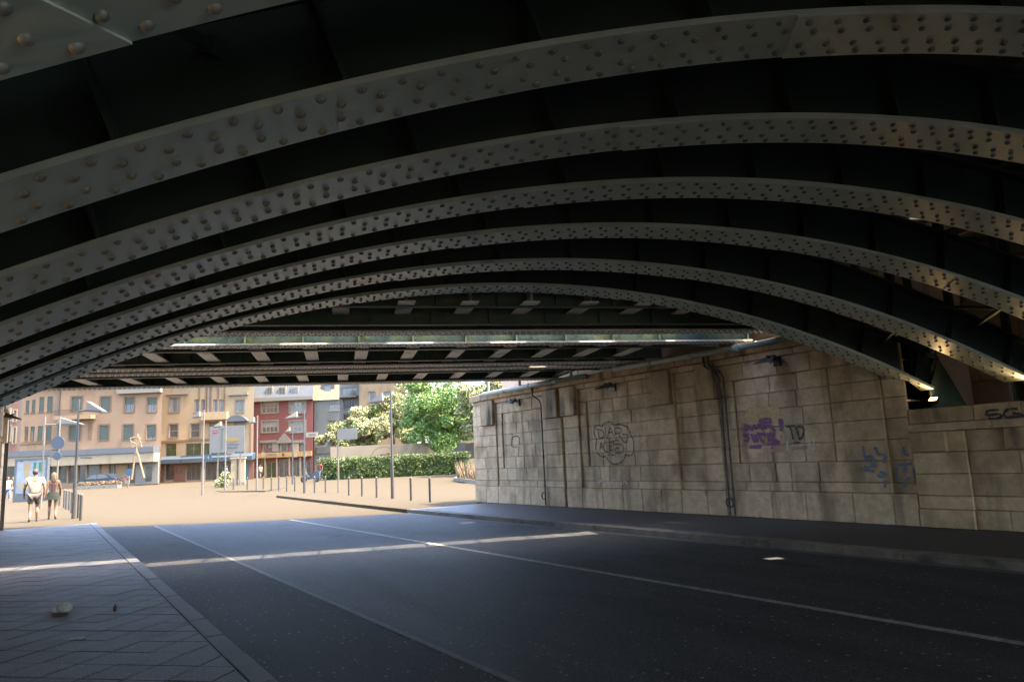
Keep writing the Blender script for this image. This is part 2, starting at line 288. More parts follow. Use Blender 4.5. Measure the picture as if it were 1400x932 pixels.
for i in range(-60, 120):
    for j in range(-90, 60):
        cx = (i + j) * h + .3; cy = (i - j) * h + 7.5
        if j % 2: cx += 0; 
        g = .007 * math.sqrt(2)
        if cx < -2.6 or cx > 1.7 or cy < -3 or cy > 28: continue
        poly = [(cx - h + g, cy), (cx, cy - h + g), (cx + h - g, cy), (cx, cy + h - g)]
        for ff in (lambda p: XL - .17 - p[0], lambda p: p[0] + 2.19, lambda p: 27.6 - p[1]):
            poly = clip_poly(poly, ff)
            if not poly: break
        if poly and len(poly) > 2: cells.append((cy, cx, poly))
inview = sorted([c for c in cells if c[0] > 3.6 and c[1] > -1.3], key=lambda c: c[0])
single = set(id(c) for c in inview[:295])
rest = MB()
for c in cells:
    dz = random.uniform(-.003, .002); poly = [(x, y, -.05) for x, y in c[2]]
    if id(c) in single: MB().prism(poly, (0, 0, .05 + dz)).build('paving_slab', 'slab', lp)
    else: rest.prism(poly, (0, 0, .05 + dz))
o = rest.build('paving_slabs_far', 'slab', lp, kind='stuff')

# litter on the pavement
def lumpy(name, px, py, sx, sy, sz, m, seed, label, cat):
    p = on_z(px, py); r_ = random.Random(seed); mb = MB().ball((.3, 0, .1), .75, nu=14, nv=9).ball((-.55, .1, -.15), .55, nu=12, nv=8)
    mb.v = [(x * sx * (1 + r_.uniform(-.09, .09)), y * sy * (1 + r_.uniform(-.09, .09)), max(0, (z + .6) * sz * (1 + r_.uniform(-.12, .12)))) for x, y, z in mb.v]
    o = mb.build(name, m); o.location = (p[0], p[1], .003); o.rotation_euler.z = -.5; return tag(o, label, cat)
M['bag'] = mat('crumpled_bag', (.46, .46, .44), (.30, .30, .29), 25, .8); M['brown_glass'] = mat('brown_glass', (.06, .02, .012), rough=.2)
lumpy('crumpled_bag', 84, 837, .115, .085, .07, 'bag', 3, 'crumpled dirty paper bag lying on the grey pavement slabs', 'litter')
lumpy('flattened_wrapper', 107, 873, .075, .05, .008, 'bag', 5, 'flat trodden wrapper on the pavement slabs', 'litter')
p = on_z(157, 835)
e = empty('brown_bottle', (p[0], p[1], 0), 'tiny brown bottle standing on the pavement slabs', 'bottle')
MB().tube((0, 0, .002), (0, 0, .05), .018, n=12).tube((0, 0, .05), (0, 0, .064), .018, .009, n=12).build('body', 'brown_glass', e, smooth=False)
MB().tube((0, 0, .064), (0, 0, .08), .009, n=10).build('neck', 'brown_glass', e)

# ------------------------------------------------------------------ stone abutments
def stone(x, y0, y1, z0, z1, m, parent, depth=.14, g=.0045, name='stone_block', sgn=1, mb=None):
    # block whose face looks towards -X (sgn 1) or +X (sgn -1); face edges chamfered
    c = .010; y0 += g; y1 -= g; z0 += g; z1 -= g
    if y1 - y0 < .03 or z1 - z0 < .03: return
    x += random.uniform(-.0055, .0055)
    own = mb is None; mb = mb or MB(); k = len(mb.v)
    X = lambda d: x + sgn * d
    ring = lambda xx, i: [(xx, y0 + i, z0 + i), (xx, y1 - i, z0 + i), (xx, y1 - i, z1 - i), (xx, y0 + i, z1 - i)]
    mb.v += ring(X(0), c) + ring(X(c), 0) + ring(X(depth), 0)
    F = [(k, k + 1, k + 2, k + 3)] if sgn < 0 else [(k + 3, k + 2, k + 1, k)]
    for a in (0, 4):
        for i in range(4):
            j = (i + 1) % 4; q = (k + a + i, k + a + 4 + i, k + a + 4 + j, k + a + j); F.append(q if sgn < 0 else q[::-1])
    mb.f += F
    if own: mb.build(name, m, parent)
CO = [0, .55, .74, 1.13, 1.5, 1.87, 2.24, 2.58, 2.93, 3.30]
def run(y0, y1, z0, z1, x, parent, mean=.68, m='stone', sgn=1, mb=None):
    L = y1 - y0; k = max(1, round(L / (mean * random.uniform(.85, 1.2))))
    cut = [y0] + sorted(y0 + L * (i + random.uniform(-.22, .22)) / k for i in range(1, k)) + [y1]
    for a, b in zip(cut[:-1], cut[1:]): stone(x, a, b, z0, z1, m, parent, sgn=sgn, mb=mb)
def abutment(parent, sgn, f, offY, mbs=None, ylim=None):
    # f: x of the wall face; courses, pilasters, recessed panels, corbel blocks, coping
    def X(d): return f + sgn * d
    pil = [(21.25, 22.75), (17.52, 18.3), (16.68, 17.40), (12.86, 13.52), (11.48, 12.05), (7.67, 8.45)]
    pan = [(18.5, 20.9), (13.97, 16.34), (8.75, 11.07)]
    Y = lambda y: y + offY
    edges = sorted(set([7.24, 22.75] + [v for p in pil for v in p]))
    for a, b in zip(edges[:-1], edges[1:]):
        isp = any(abs(a - p[0]) < .01 for p in pil)
        if 17.39 < a < 17.45 and b < 17.6:
            continue
        for ci in range(len(CO) - 1):
            z0, z1 = CO[ci], CO[ci + 1]; base = ci == 0
            x = X(-.055 if base else (-.05 if isp else 0))
            pn = [p for p in pan if p[0] >= a - .01 and p[1] <= b + .01 and z0 >= 1.12 and z1 <= 2.94]
            if isp or base or not pn: run(Y(a), Y(b), z0, z1, x, parent, mean=.62 if not base else .8, sgn=sgn, mb=mbs)
            else:
                p = pn[0]; run(Y(a), Y(p[0]) - .022, z0, z1, x, parent, .5, sgn=sgn, mb=mbs); run(Y(p[0]), Y(p[1]), z0, z1, X(.035), parent, .62, sgn=sgn, mb=mbs); run(Y(p[1]) + .03, Y(b), z0, z1, x, parent, .5, sgn=sgn, mb=mbs)
    for a, b in ((21.27, 22.08), (17.56, 18.28), (16.71, 17.38), (12.9, 13.5), (11.5, 12.03)):
        stone(X(-.16), Y(a), Y(b), 2.58, 3.41, 'stone_dark', parent, depth=.12, name='corbel_block', sgn=sgn, mb=mbs)
    run(Y(7.24), Y(22.75), 3.30, 3.44, X(-.06), parent, 1.3, m='stone', sgn=sgn, mb=mbs)
    run(Y(7.24), Y(22.82), 3.44, 3.66, X(-.17), parent, 1.2, m='stone_dark', sgn=sgn, mb=mbs)
wr = empty('abutment_wall', (12.8, 15, 0), 'long sandstone abutment wall with pilasters, panels and graffiti beside the pavement', 'wall')
WO = (12.8, 15, 0)
_build = MB.build
def wall_build(self, name, m, parent=None, org=(0, 0, 0), **k):
    if parent is wr: org = WO
    return _build(self, name, m, parent, org, **k)
MB.build = wall_build
abutment(wr, 1, XW, 0)
# low part of the wall, in front of the arch springings
CL = [0, .31, .53, .89, 1.25, 1.6]
for a, b, dx in ((6.33, 7.225, -.05), (4.0, 6.33, 0), (1.5, 4.0, -.0), (-3, 1.5, 0)):
    for z0, z1 in zip(CL[:-1], CL[1:]): run(a, b, z0, z1, XW + dx - (.03 if z0 < .3 else 0), wr, .75)
stone(XW - .13, 6.6, 7.2, 1.26, 1.6, 'stone_dark', wr, name='corbel_block'); stone(XW - .13, 5.3, 5.7, 1.26, 1.6, 'stone_dark', wr, name='corbel_block')
run(-3, 7.225, 1.6, 1.74, XW - .12, wr, 1.2); run(-3, 7.225, 1.74, 2.0, XW - .03, wr, .8, m='stone_dark')
core = MB(); core.box(XW + .05, 15.2, -10, 7.16, -.2, 1.985).box(XW + .05, 16.5, 7.26, 22.70, -.2, 3.64)
core.build('masonry_core', 'mortar', wr)
MB().quadbox([(XW - .04, 22.72, -.2), (16.5, 22.72, -.2), (16.5, 22.8, -.2), (XW - .04, 22.8, -.2), (XW - .04, 22.72, 3.28), (16.5, 22.72, 3.28), (16.5, 22.8, 3.28), (XW - .04, 22.8, 3.28)]).build('end_face', 'stone', wr)
rb = MB()
for i in range(4):
    for j in range(5): rb.box(XW + .05, 13.7 + .0 * i, 7.2, 7.26, .02 + j * .72, .71 + j * .72)
rb.build('return_face', 'stone_dark', wr)
# rear walls above the ledges
bw = MB()
for j in range(6):
    y = -10
    while y < 7.1:
        L = random.uniform(.8, 1.3); bw.box(15.02 + random.uniform(0, .02), 15.5, y, min(7.2, y + L - .012), 2.0 + j * .52, 2.51 + j * .52); y += L
bw.build('rear_wall', 'stone_back', wr)
MB().box(15.5, 15.8, -10, 7.24, -.2, 5.4).build('rear_wall_core', 'mortar', wr)
bb = MB()
for j in range(4):
    y = 7.3
    while y < 22.6:
        L = random.uniform(.7, 1.2); bb.box(13.95 + random.uniform(0, .02), 14.4, y, min(22.7, y + L - .012), 3.65 + j * .30, 3.94 + j * .30); y += L
bb.build('bearing_shelf_wall', 'stone_back', wr)
MB().box(13.96, 17.5, 7.2, 7.29, 2.0, 5.2).box(16.4, 16.8, 7.3, 22.7, 3.6, 5.2).build('rear_pier', 'stone_back', wr)
# left abutment: only its end is in view
lw = empty('left_abutment_wall', (-1.25, 15, 0), 'sandstone abutment wall with lamp along the paved left pavement', 'wall')
LWX = -1.12
lm = MB(); abutment(lw, -1, LWX, 4.9, mbs=lm)
for z0, z1 in zip(CL[:-1], CL[1:]): run(-4, 12.1, z0, z1, LWX, lw, .9, sgn=-1, mb=lm)
run(-4, 12.1, 1.6, 2.0, LWX, lw, .9, sgn=-1, mb=lm)
lm.build('masonry_face', 'stone', lw, org=(-1.25, 15, 0), kind='stuff')
MB().box(-3.6, LWX - .05, -10, 12.12, -.2, 1.985).box(-5, LWX - .05, 12.14, 27.6, -.2, 3.64).box(-4, -3.5, -10, 12.1, 1.99, 5.4).build('masonry_core', 'mortar', lw, org=(-1.25, 15, 0))
MB().box(LWX + .06, LWX + .16, 27.42, 27.52, 0, 3.3).build('corner_guard', 'pole', lw, org=(-1.25, 15, 0))

# graffiti: thin layers of paint just proud of the stone
def gpt(scale, ox, oy, x, y, X):
    p = on_x(ox + x * scale, oy + y * scale, X); return Vector(p)
def stroke(mb, pts, w, X, mapf):
    P = [mapf(x, y) for x, y in pts]
    for v in P: v.x = X
    Q = []                                                          # smooth with Catmull-Rom
    for i in range(len(P) - 1):
        p0, p1, p2, p3 = P[max(0, i - 1)], P[i], P[i + 1], P[min(len(P) - 1, i + 2)]
        for k in range(4):
            t = k / 4; Q.append(.5 * ((2 * p1) + (p2 - p0) * t + (2 * p0 - 5 * p1 + 4 * p2 - p3) * t * t + (3 * p1 - p0 - 3 * p2 + p3) * t ** 3))
    Q.append(P[-1]); k0 = len(mb.v)
    for i, q in enumerate(Q):
        d = (Q[min(i + 1, len(Q) - 1)] - Q[max(i - 1, 0)]).normalized(); s_ = Vector((0, -d.z, d.y)) * (w / 2 * random.uniform(.55, 1.3))
        mb.v += [tuple(q + s_), tuple(q - s_)]
    for i in range(len(Q) - 1): a = k0 + 2 * i; mb.f.append((a, a + 1, a + 3, a + 2))
def graffiti(strokes, w, X, m, mapf, label):
    mb = MB(); w *= {'g_black': 1.6, 'g_purple': 2.2, 'g_blue': 1.7, 'g_red': 1.3}.get(m, 1.0)
    for i, s_ in enumerate(strokes): stroke(mb, s_, w, X - i * .0004, mapf)
    return mb.build('graffiti', m, wr, label=label)
XPAN = XW + .035 - .008; XFACE = XW - .008
m4 = lambda x, y: gpt(.09657, 800, 558, x, y * .97, XPAN)
graffiti([[(165, 460), (130, 380), (125, 300), (150, 255), (190, 245), (235, 270), (255, 230), (310, 200), (370, 205), (410, 245), (470, 235), (550, 250), (610, 290), (635, 345), (640, 380), (680, 460), (690, 550), (680, 640), (650, 685), (590, 680), (575, 660)],
          [(165, 460), (150, 540), (160, 620), (190, 670), (240, 705), (290, 700), (320, 750), (370, 800), (430, 812), (500, 790), (550, 740), (575, 660)]], .022, XPAN, 'g_black', m4, 'black outlined bubble around the DIAR ACES tag')
graffiti([[(180, 310), (200, 440)], [(150, 310), (215, 310), (265, 360), (255, 420), (200, 445)], [(285, 270), (295, 410), (330, 430)], [(320, 410), (355, 280), (400, 400)], [(330, 350), (390, 350)], [(420, 290), (430, 390)], [(420, 290), (490, 285), (515, 330), (480, 365), (430, 360)],
          [(480, 370), (500, 420), (550, 490), (590, 490), (600, 390), (530, 380)],
          [(210, 620), (225, 500), (250, 600)], [(210, 570), (245, 560)], [(310, 500), (275, 500), (262, 570), (290, 635), (325, 620)], [(345, 500), (350, 610)], [(345, 500), (400, 480)], [(350, 555), (385, 550)], [(350, 612), (405, 600)],
          [(480, 465), (420, 470), (400, 530), (450, 520), (520, 530), (548, 590), (520, 645), (460, 655), (425, 620), (440, 580), (480, 580)], [(320, 680), (380, 660)], [(370, 690), (430, 670)]], .02, XPAN, 'g_black', m4, 'black spray letters DIAR ACES')
m5 = lambda x, y: gpt(.1, 1000, 550, x, y, XPAN)
graffiti([[(205, 110), (650, 75)], [(210, 150), (660, 115)], [(215, 190), (665, 160)], [(220, 235), (600, 205)]], .07, XPAN + .0035, 'g_yellow', m5, 'faded yellow paint block behind the purple tag')
graffiti([[(180, 630), (360, 620), (560, 600), (720, 580)], [(190, 670), (400, 665), (720, 640)], [(820, 630), (1040, 610)]], .05, XPAN + .0035, 'g_red', m5, 'faded red paint band under the purple tag')
graffiti([[(170, 310), (240, 330), (210, 380), (165, 375)], [(250, 310), (280, 380)], [(280, 380), (310, 310), (345, 370)], [(350, 320), (440, 300)], [(400, 310), (420, 380)], [(450, 300), (460, 370)], [(450, 330), (520, 320), (600, 390)], [(380, 250), (450, 225), (530, 230), (530, 290)], [(400, 270), (520, 270)],
          [(240, 430), (170, 450), (235, 480), (225, 520), (170, 520)], [(270, 430), (330, 550)], [(320, 440), (360, 540)], [(290, 490), (350, 480)], [(380, 440), (400, 500), (440, 550)], [(350, 430), (480, 430)], [(490, 440), (600, 430)], [(490, 480), (590, 460)], [(500, 520), (570, 510), (650, 540), (600, 560), (490, 570)], [(660, 220), (680, 390)], [(690, 225), (680, 390)], [(240, 612), (410, 600)], [(680, 460), (690, 470)]], .03, XPAN, 'g_purple', m5, 'purple spray tag in two rows with exclamation mark')
graffiti([[(745, 330), (870, 318)], [(800, 328), (822, 400), (842, 505)], [(880, 340), (910, 420), (930, 510)], [(870, 345), (960, 330), (990, 400), (960, 480), (930, 510)], [(850, 550), (945, 550)]], .028, XPAN, 'g_black', m5, 'small black spray letters TD')
graffiti([[(760, 530), (765, 660)], [(1065, 500), (1070, 650)], [(1120, 500), (1140, 650)]], .03, XPAN, 'g_white', m5, 'white paint drips beside the black letters')
mf5 = lambda x, y: gpt(.1, 1000, 550, x, y, XFACE)
m6 = lambda x, y: gpt(120 / 1243, 1160, 590, x, y, XFACE)
graffiti([[(230, 200), (245, 320), (290, 430)], [(170, 540), (300, 540), (390, 560)], [(250, 380), (350, 350), (380, 480), (250, 500)], [(395, 210), (440, 310)], [(430, 320), (540, 330), (530, 440)], [(430, 620), (540, 630)], [(540, 680), (545, 790)], [(470, 560), (560, 600)]], .035, XFACE - .052, 'g_blue', m6, 'faded blue spray scrawl on the pilaster')
graffiti([[(780, 210), (800, 320), (850, 330)], [(690, 470), (790, 460), (900, 450)], [(800, 470), (790, 580)], [(690, 500), (680, 640), (760, 680)], [(800, 700), (870, 650)], [(920, 510), (950, 640), (975, 740)], [(800, 700), (810, 790)]], .035, XFACE, 'g_blue', m6, 'faded blue spray scrawl beside the pilaster')
m8 = lambda x, y: gpt(.236, 1290, 520, x, y, XW - .04)
graffiti([[(320, 170), (260, 175), (250, 200), (320, 195), (335, 210), (300, 222), (260, 220)], [(430, 165), (380, 165), (350, 190), (370, 215), (430, 210), (440, 195), (400, 190)], [(440, 190), (470, 205), (500, 170)]], .03, XW - .04, 'g_black', m8, 'black spray letters SG on the low parapet')
mc4 = lambda x, y: gpt(.3218, 640, 430, x, y, XFACE)
graffiti([[(180, 560), (182, 525), (200, 515), (213, 525), (212, 560), (210, 605)], [(180, 560), (205, 562)]], .02, XPAN, 'g_black', mc4, 'thin grey hook shaped spray line')
graffiti([[(362, 702), (365, 722)], [(362, 704), (372, 712), (380, 704)], [(380, 704), (382, 722)], [(392, 703), (395, 722)]], .03, XFACE - .0, 'g_white', mc4, 'small white painted letters beside the drainpipe')
graffiti([[(552, 702), (555, 720)], [(552, 703), (566, 705), (555, 712)], [(575, 703), (585, 722)], [(592, 703), (592, 720), (604, 718)], [(612, 704), (625, 703)], [(612, 704), (613, 720)], [(650, 704), (652, 720), (665, 705)], [(670, 704), (675, 720)]], .025, XFACE, 'g_white', mc4, 'row of small faded white letters above the plinth')
graffiti([[(222, 400), (226, 470), (232, 540), (234, 598)]], .09, XPAN + .0035, 'g_rust', mc4, 'rusty brown run below the wall lamp')
MB.build = _build

# ------------------------------------------------------------------ wall fittings
def wall_lamp(y, z, sgn, f, label):
    e = empty('wall_lamp', (f, y, z), label, 'lamp', 'wall lamps on the abutments')
    s = -sgn                                                       # outward direction
    MB().box(min(0, s * .05), max(0, s * .05), -.08, .08, -.1, .1).build('wall_plate', 'black', e)
    MB().tube((0, 0, .02), (s * .34, 0, .10), .022).build('arm', 'black', e)
    # shallow wedge-shaped hood, wide towards the road
    MB().quadbox([(s * .10, -.11, .02), (s * .52, -.25, -.05), (s * .52, .25, -.05), (s * .10, .11, .02), (s * .14, -.05, .14), (s * .50, -.24, -.035), (s * .50, .24, -.035), (s * .14, .05, .14)]).build('hood', 'drain', e)
    MB().ball((s * .24, 0, .0), .055, nu=12, nv=8).build('lamp_globe', 'globe', e, smooth=True)
    return e
for y, lab in ((19.83, 'dark hooded wall lamp above a brown rust streak'), (15.09, 'dark hooded wall lamp above the black bubble graffiti'), (9.83, 'dark hooded wall lamp above the purple graffiti')): wall_lamp(y, 3.2, 1, XW - .0, lab)
wall_lamp(24.9, 3.2, -1, LWX, 'dark hooded wall lamp on the left abutment above the walkers')
def drainpipe(y, double, label):
    e = empty('drainpipe', (XW - .1, y, 0), label, 'drainpipe')
    for k in range(2 if double else 1):
        dy = -.14 * k
        MB().path([(0, dy + .02, .02), (0, dy + .02, 3.02), (-.0, dy + .10, 3.16), (-.08, dy + .34, 3.33), (-.10, dy + .34, 3.62)], .024, 10).build('pipe', 'drain', e)
        for z in (.6, 1.45, 2.5): MB().tube((0, dy + .02, z - .03), (0, dy + .02, z + .03), .034, n=10).build('pipe_collar', 'drain', e)
    mb = MB()
    for i in range(12):
        a, b = 2 * math.pi * i / 12, 2 * math.pi * (i + 1) / 12; mb.tube((-.06, .02 + .1 * math.cos(a) - (.07 if double else 0), .3 + .1 * math.sin(a)), (-.06, .02 + .1 * math.cos(b) - (.07 if double else 0), .3 + .1 * math.sin(b)), .018, n=6)
    mb.build('pipe_ring', 'drain', e)
drainpipe(18.42, False, 'single dark cast iron drainpipe between the recessed panels')
drainpipe(11.36, True, 'pair of dark cast iron drainpipes beside the purple graffiti panel')
def service_pipe(y0, y1, z0, z1, hang, label):
    x = XW - .30; e = empty('service_pipe', (x, y0, z0), label, 'pipe', 'grey green pipes along the wall top'); d = y1 - y0
    MB().tube((0, 0, 0), (0, d, z1 - z0), .07, n=14).build('pipe', 'pipe', e, smooth=True)
    k = 0
    for i in range(1, 4):
        q = i / 4; MB().tube((0, d * q - .05, (z1 - z0) * q), (0, d * q + .05, (z1 - z0) * q), .085, n=14).build('pipe_joint', 'pipe', e)
    for hy in hang:
        q = (hy - y0) / d; MB().tube((0, hy - y0, (z1 - z0) * q), (0, hy - y0, 4.55 - z0), .045, n=8).build('hanger_post', 'pipe', e)
service_pipe(21.6, 15.9, 3.63, 3.60, (21.2, 19.26, 16.57), 'grey green pipe on posts above the coping near the wall end')
service_pipe(14.7, 9.2, 3.63, 3.58, (14.58, 11.12), 'grey green pipe above the coping leading behind the last arch rib')

# ------------------------------------------------------------------ arch ribs
DS = [2.12, 3.605, 5.113, 6.557, 8.032, 9.627, 11.071]
ZC, KC, FW = 4.137, .0323, .479
def ucen(d): return 6.37 - .3305 * d
def rib_pt(d, x, v, w):                                            # x along from crown, v across, w up from soffit
    sl = -2 * KC * x; L = math.hypot(1, sl); u = ucen(d) + x - sl / L * w
    p = T * u + N * (d + v); return (p[0], p[1], ZC - KC * x * x + w / L)
def sweep(mb, d, x0, x1, v0, v1, w0, w1, step=.16, skew0=0, skew1=0):
    n_ = max(2, int((x1 - x0) / step)); k = len(mb.v)
    for i in range(n_ + 1):
        x = x0 + (x1 - x0) * i / n_; s_ = skew0 * (1 - i / n_) + skew1 * i / n_
        for v, w in ((v0, w0), (v1, w0), (v1, w1), (v0, w1)): mb.v.append(rib_pt(d, x + s_ * v, v, w))
    for i in range(n_):
        a = k + 4 * i; b = a + 4
        for q in range(4): r_ = (q + 1) % 4; mb.f.append((a + q, a + r_, b + r_, b + q)[::-1])
    mb.f.append((k, k + 1, k + 2, k + 3)); e = k + 4 * n_; mb.f.append((e + 3, e + 2, e + 1, e))
def dome(mb, c, nrm, r, nu=8):
    nrm = Vector(nrm).normalized(); a = nrm.orthogonal().normalized(); b = nrm.cross(a); c = Vector(c); k = len(mb.v)
    for ph, hh in ((1.0, -.05), (.92, .32), (.55, .66)):
        for j in range(nu): t = 2 * math.pi * j / nu; mb.v.append(tuple(c + (a * math.cos(t) + b * math.sin(t)) * (r * ph) + nrm * (r * hh)))
    mb.v.append(tuple(c + nrm * (r * .78))); e = len(mb.v) - 1
    for q in range(2):
        for j in range(nu): i2 = (j + 1) % nu; mb.f.append((k + q * nu + j, k + q * nu + i2, k + (q + 1) * nu + i2, k + (q + 1) * nu + j))
    for j in range(nu): mb.f.append((k + 2 * nu + j, k + 2 * nu + (j + 1) % nu, e))
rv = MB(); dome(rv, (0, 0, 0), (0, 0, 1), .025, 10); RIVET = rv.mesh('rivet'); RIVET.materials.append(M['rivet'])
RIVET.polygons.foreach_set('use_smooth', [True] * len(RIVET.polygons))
RIB_LAB = ['arch rib nearest the abutment end behind, huge rivet heads on its soffit', 'second arch rib with large rivet heads, next to the rib with the huge ones', 'third of the seven riveted arch ribs counted from the rib with the biggest rivets', 'middle one of the seven riveted steel arch ribs',
           'third of the seven riveted arch ribs counted from the flat girder bridge', 'riveted arch rib next to the last one before the flat girder bridge', 'last riveted arch rib, touching the tall sandstone wall end beside the flat girder bridge']
RIB_LAB[0] = 'riveted arch rib with the biggest rivet heads and zigzag plate edge'
XLs, XRs = -7.75, 7.45
for ri, d in enumerate(DS):
    c = rib_pt(d, 0, 0, 0); e = empty('arch_rib', c, RIB_LAB[ri], 'arch rib', 'riveted steel arch ribs over the road'); O = c
    fl = MB(); sweep(fl, d, XLs, XRs, -FW / 2, FW / 2, 0, .035); fo = fl.build('soffit_flange', 'steel', e, O)
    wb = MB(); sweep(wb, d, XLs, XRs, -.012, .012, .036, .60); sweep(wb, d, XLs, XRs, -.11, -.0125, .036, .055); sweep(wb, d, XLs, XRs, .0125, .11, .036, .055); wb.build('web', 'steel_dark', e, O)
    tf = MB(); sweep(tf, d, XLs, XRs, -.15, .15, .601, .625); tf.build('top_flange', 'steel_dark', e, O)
    for x0, x1, th, s0, s1 in [q for q in ((-2.5, 1.8, .012, .45, .45), (-7.75, -6.42, .012, .1, .5), (4.3, 7.45, .012, .45, 0)) if q[0] > -7 or ri == 0]:
        cp = MB(); sweep(cp, d, x0, x1, -FW / 2 + .004, FW / 2 - .004, -th, -.0005, skew0=s0, skew1=s1); cp.build('cover_plate', 'steel', e, O)
    x = XLs + .6
    while x < XRs - .3:
        sf = MB(); P = [rib_pt(d, x - .012, -.17, .037), rib_pt(d, x + .012, -.17, .037), rib_pt(d, x + .012, -.0125, .037), rib_pt(d, x - .012, -.0125, .037), rib_pt(d, x - .012, -.10, .6), rib_pt(d, x + .012, -.10, .6), rib_pt(d, x + .012, -.0125, .6), rib_pt(d, x - .012, -.0125, .6)]
        sf.quadbox(P).build('web_stiffener', 'steel_dark', e, O)
        top = rib_pt(d, x, 0, .626)
        if top[2] < 4.85 and abs(x) > 3.2: MB().box(top[0] - .05, top[0] + .05, top[1] - .05, top[1] + .05, top[2] - .02, 4.94).build('spandrel_post', 'steel_dark', e, O)
        x += 1.02
    # rivets: four staggered rows on the soffit
    per = .198; joined = MB(); x = XLs + .12; k = 0; smooth = True
    while x < XRs - .08:
        for v, ph in ((-.172, 0), (-.072, .5), (.078, .5), (.176, 0)):
            xx = x + ph * per
            if xx > XRs - .05: continue
            th = .012 if (-2.5 < xx - .45 * v < 1.8 or (ri == 0 and xx < -6.42 + .5 * v) or xx > 4.3 + .45 * v) else 0
            p = rib_pt(d, xx, v, -th); q = rib_pt(d, xx, v, -th - 1); nv = Vector(q) - Vector(p)
            if (ri == 0 and -6.75 < xx < -5.5) or (ri == 1 and -6.7 < xx < .45):
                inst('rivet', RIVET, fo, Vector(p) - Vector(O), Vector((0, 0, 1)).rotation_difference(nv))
            else: dome(joined, p, nv, .025, 8 if ri < 4 else 6)
        x += per
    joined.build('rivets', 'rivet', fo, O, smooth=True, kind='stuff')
    # bearing shoe on the ledge
    for xs, sx in ((XRs, 1), (XLs, -1)):
        b0 = rib_pt(d, xs, 0, .0); b1 = rib_pt(d, xs, 0, .62); zb = 1.99
        for v in (-.14, .14):
            o2 = N * v; A = Vector((b0[0] + o2[0], b0[1] + o2[1], b0[2])); Bt = Vector((b1[0] + o2[0], b1[1] + o2[1], b1[2])); tx = Vector((T[0], T[1], 0)) * sx
            base1 = A + tx * .02; base1.z = zb + .02; base2 = A + tx * .75; base2.z = zb + .02
            MB().prism([A, base1, base2, Bt] if sx > 0 else [Bt, base2, base1, A], tuple(Vector((N[0], N[1], 0)) * .025)).build('bearing_plate', 'steel_green', e, O)
# bracing between ribs near the springings
for ri in range(len(DS) - 1):
    d0, d1 = DS[ri], DS[ri + 1]
    for xa, xb in ((5.6, 6.5), (6.5, 5.6), (-6.6, -5.6)):
        e = empty('cross_brace', rib_pt(d0, xa, .02, .3), 'dark diagonal steel brace between two neighbouring arch ribs', 'brace', 'diagonal braces between the arch ribs'); O = e.location
        a, b = Vector(rib_pt(d0, xa, .02, .45)), Vector(rib_pt(d1, xb, -.02, .45)); mb = MB().tube(a, b, .035, n=4); mb.build('bar', 'steel_dark', e, O)
        dd = (b - a).normalized() * .12
        MB().tube(a, a + dd, .06, n=4).build('gusset', 'steel_dark', e, O); MB().tube(b - dd, b, .06, n=4).build('gusset', 'steel_dark', e, O)
ad = empty('arch_bridge_deck', (6, 0, 4.95), 'sooty deck slab and beams lying over the arch ribs', 'bridge deck'); O = (6, 0, 4.95)
sl = MB(); sl.tbox(-14, 22, -11.5, 8.6, 4.95, 5.3).tbox(-14, 8.4, 8.602, 8.848, 4.95, 5.3).tbox(8.8, 22, 8.602, 8.848, 4.95, 5.3).tbox(-14, 22, 8.85, 11.55, 4.95, 5.3); sl.build('deck_slab', 'deck', ad, O)
for k in range(0, 13):
    n0 = 11.2 - k * 1.48
    if n0 < 2: continue
    MB().tbox(-10, 16, n0 - .85, n0 - .65, 4.72, 4.949).build('cross_beam', 'deck', ad, O)
for k in range(26): MB().tbox(-8 + k * 1.0, -7.9 + k * 1.0, 1, 11.5, 4.80, 4.948).build('joist', 'deck', ad, O)

# floodlights at the springings
def floodlight(d, side, label, energy=26):
    x = XRs - .12 if side > 0 else XLs + .15
    p = Vector(rib_pt(d, x, -.12, 0)); base = Vector((p.x + (.08 if side > 0 else -.05), p.y - .12, 2.0))
    e = empty('floodlight', base, label, 'floodlight', 'lit floodlights under the rib ends')
    MB().box(-.06, .06, -.05, .05, 0, .02).tube((0, 0, .02), (0, 0, .10), .015).build('bracket', 'black', e)
    dirv = Vector((-.55 * side, .08, .83)).normalized(); c = Vector((0, 0, .14)); a = Vector((0, 1, 0)); u = dirv.cross(a).normalized()
    hb = MB(); P = []
    for off, sx, sy in ((-.05, .04, .05), (.03, .055, .075)):
        for s1, s2 in ((-1, -1), (1, -1), (1, 1), (-1, 1)): P.append(c + dirv * off + u * (sx * s1) + a * (sy * s2))
    hb.quadbox(P); hb.build('housing', 'black', e)
    g = MB().quad(*[c + dirv * .033 + u * (.045 * s1) + a * (.062 * s2) for s1, s2 in ((-1, -1), (1, -1), (1, 1), (-1, 1))]); g.build('lamp_glass', 'lampglow', e)
    ld = bpy.data.lights.new('flood', 'SPOT'); ld.energy = energy; ld.color = (1, .62, .28); ld.spot_size = rad(100); ld.spot_blend = .9; ld.shadow_soft_size = .05
    lo = bpy.data.objects.new('flood_beam', ld); COL.objects.link(lo); lo.parent = e; lo.location = c + dirv * .06; lo.rotation_euler = dirv.to_track_quat('-Z', 'Y').to_euler()
for d, s, lab in ((DS[6], 1, 'lit orange floodlight in the niche where the tall sandstone wall ends'), (DS[5], 1, 'lit orange floodlight on the low parapet above the SG graffiti'), (DS[4], 1, 'x')): lab != 'x' and floodlight(d, s, lab, 2.6)
for d, lab in ((DS[1], 'lit floodlight under the rib with large rivets, left ledge'), (DS[2], 'lit floodlight under the third rib, left ledge'), (DS[3], 'lit floodlight under the middle rib, left ledge'), (DS[4], 'lit floodlight under the fifth rib, left ledge')): floodlight(d, -1, lab, .5)
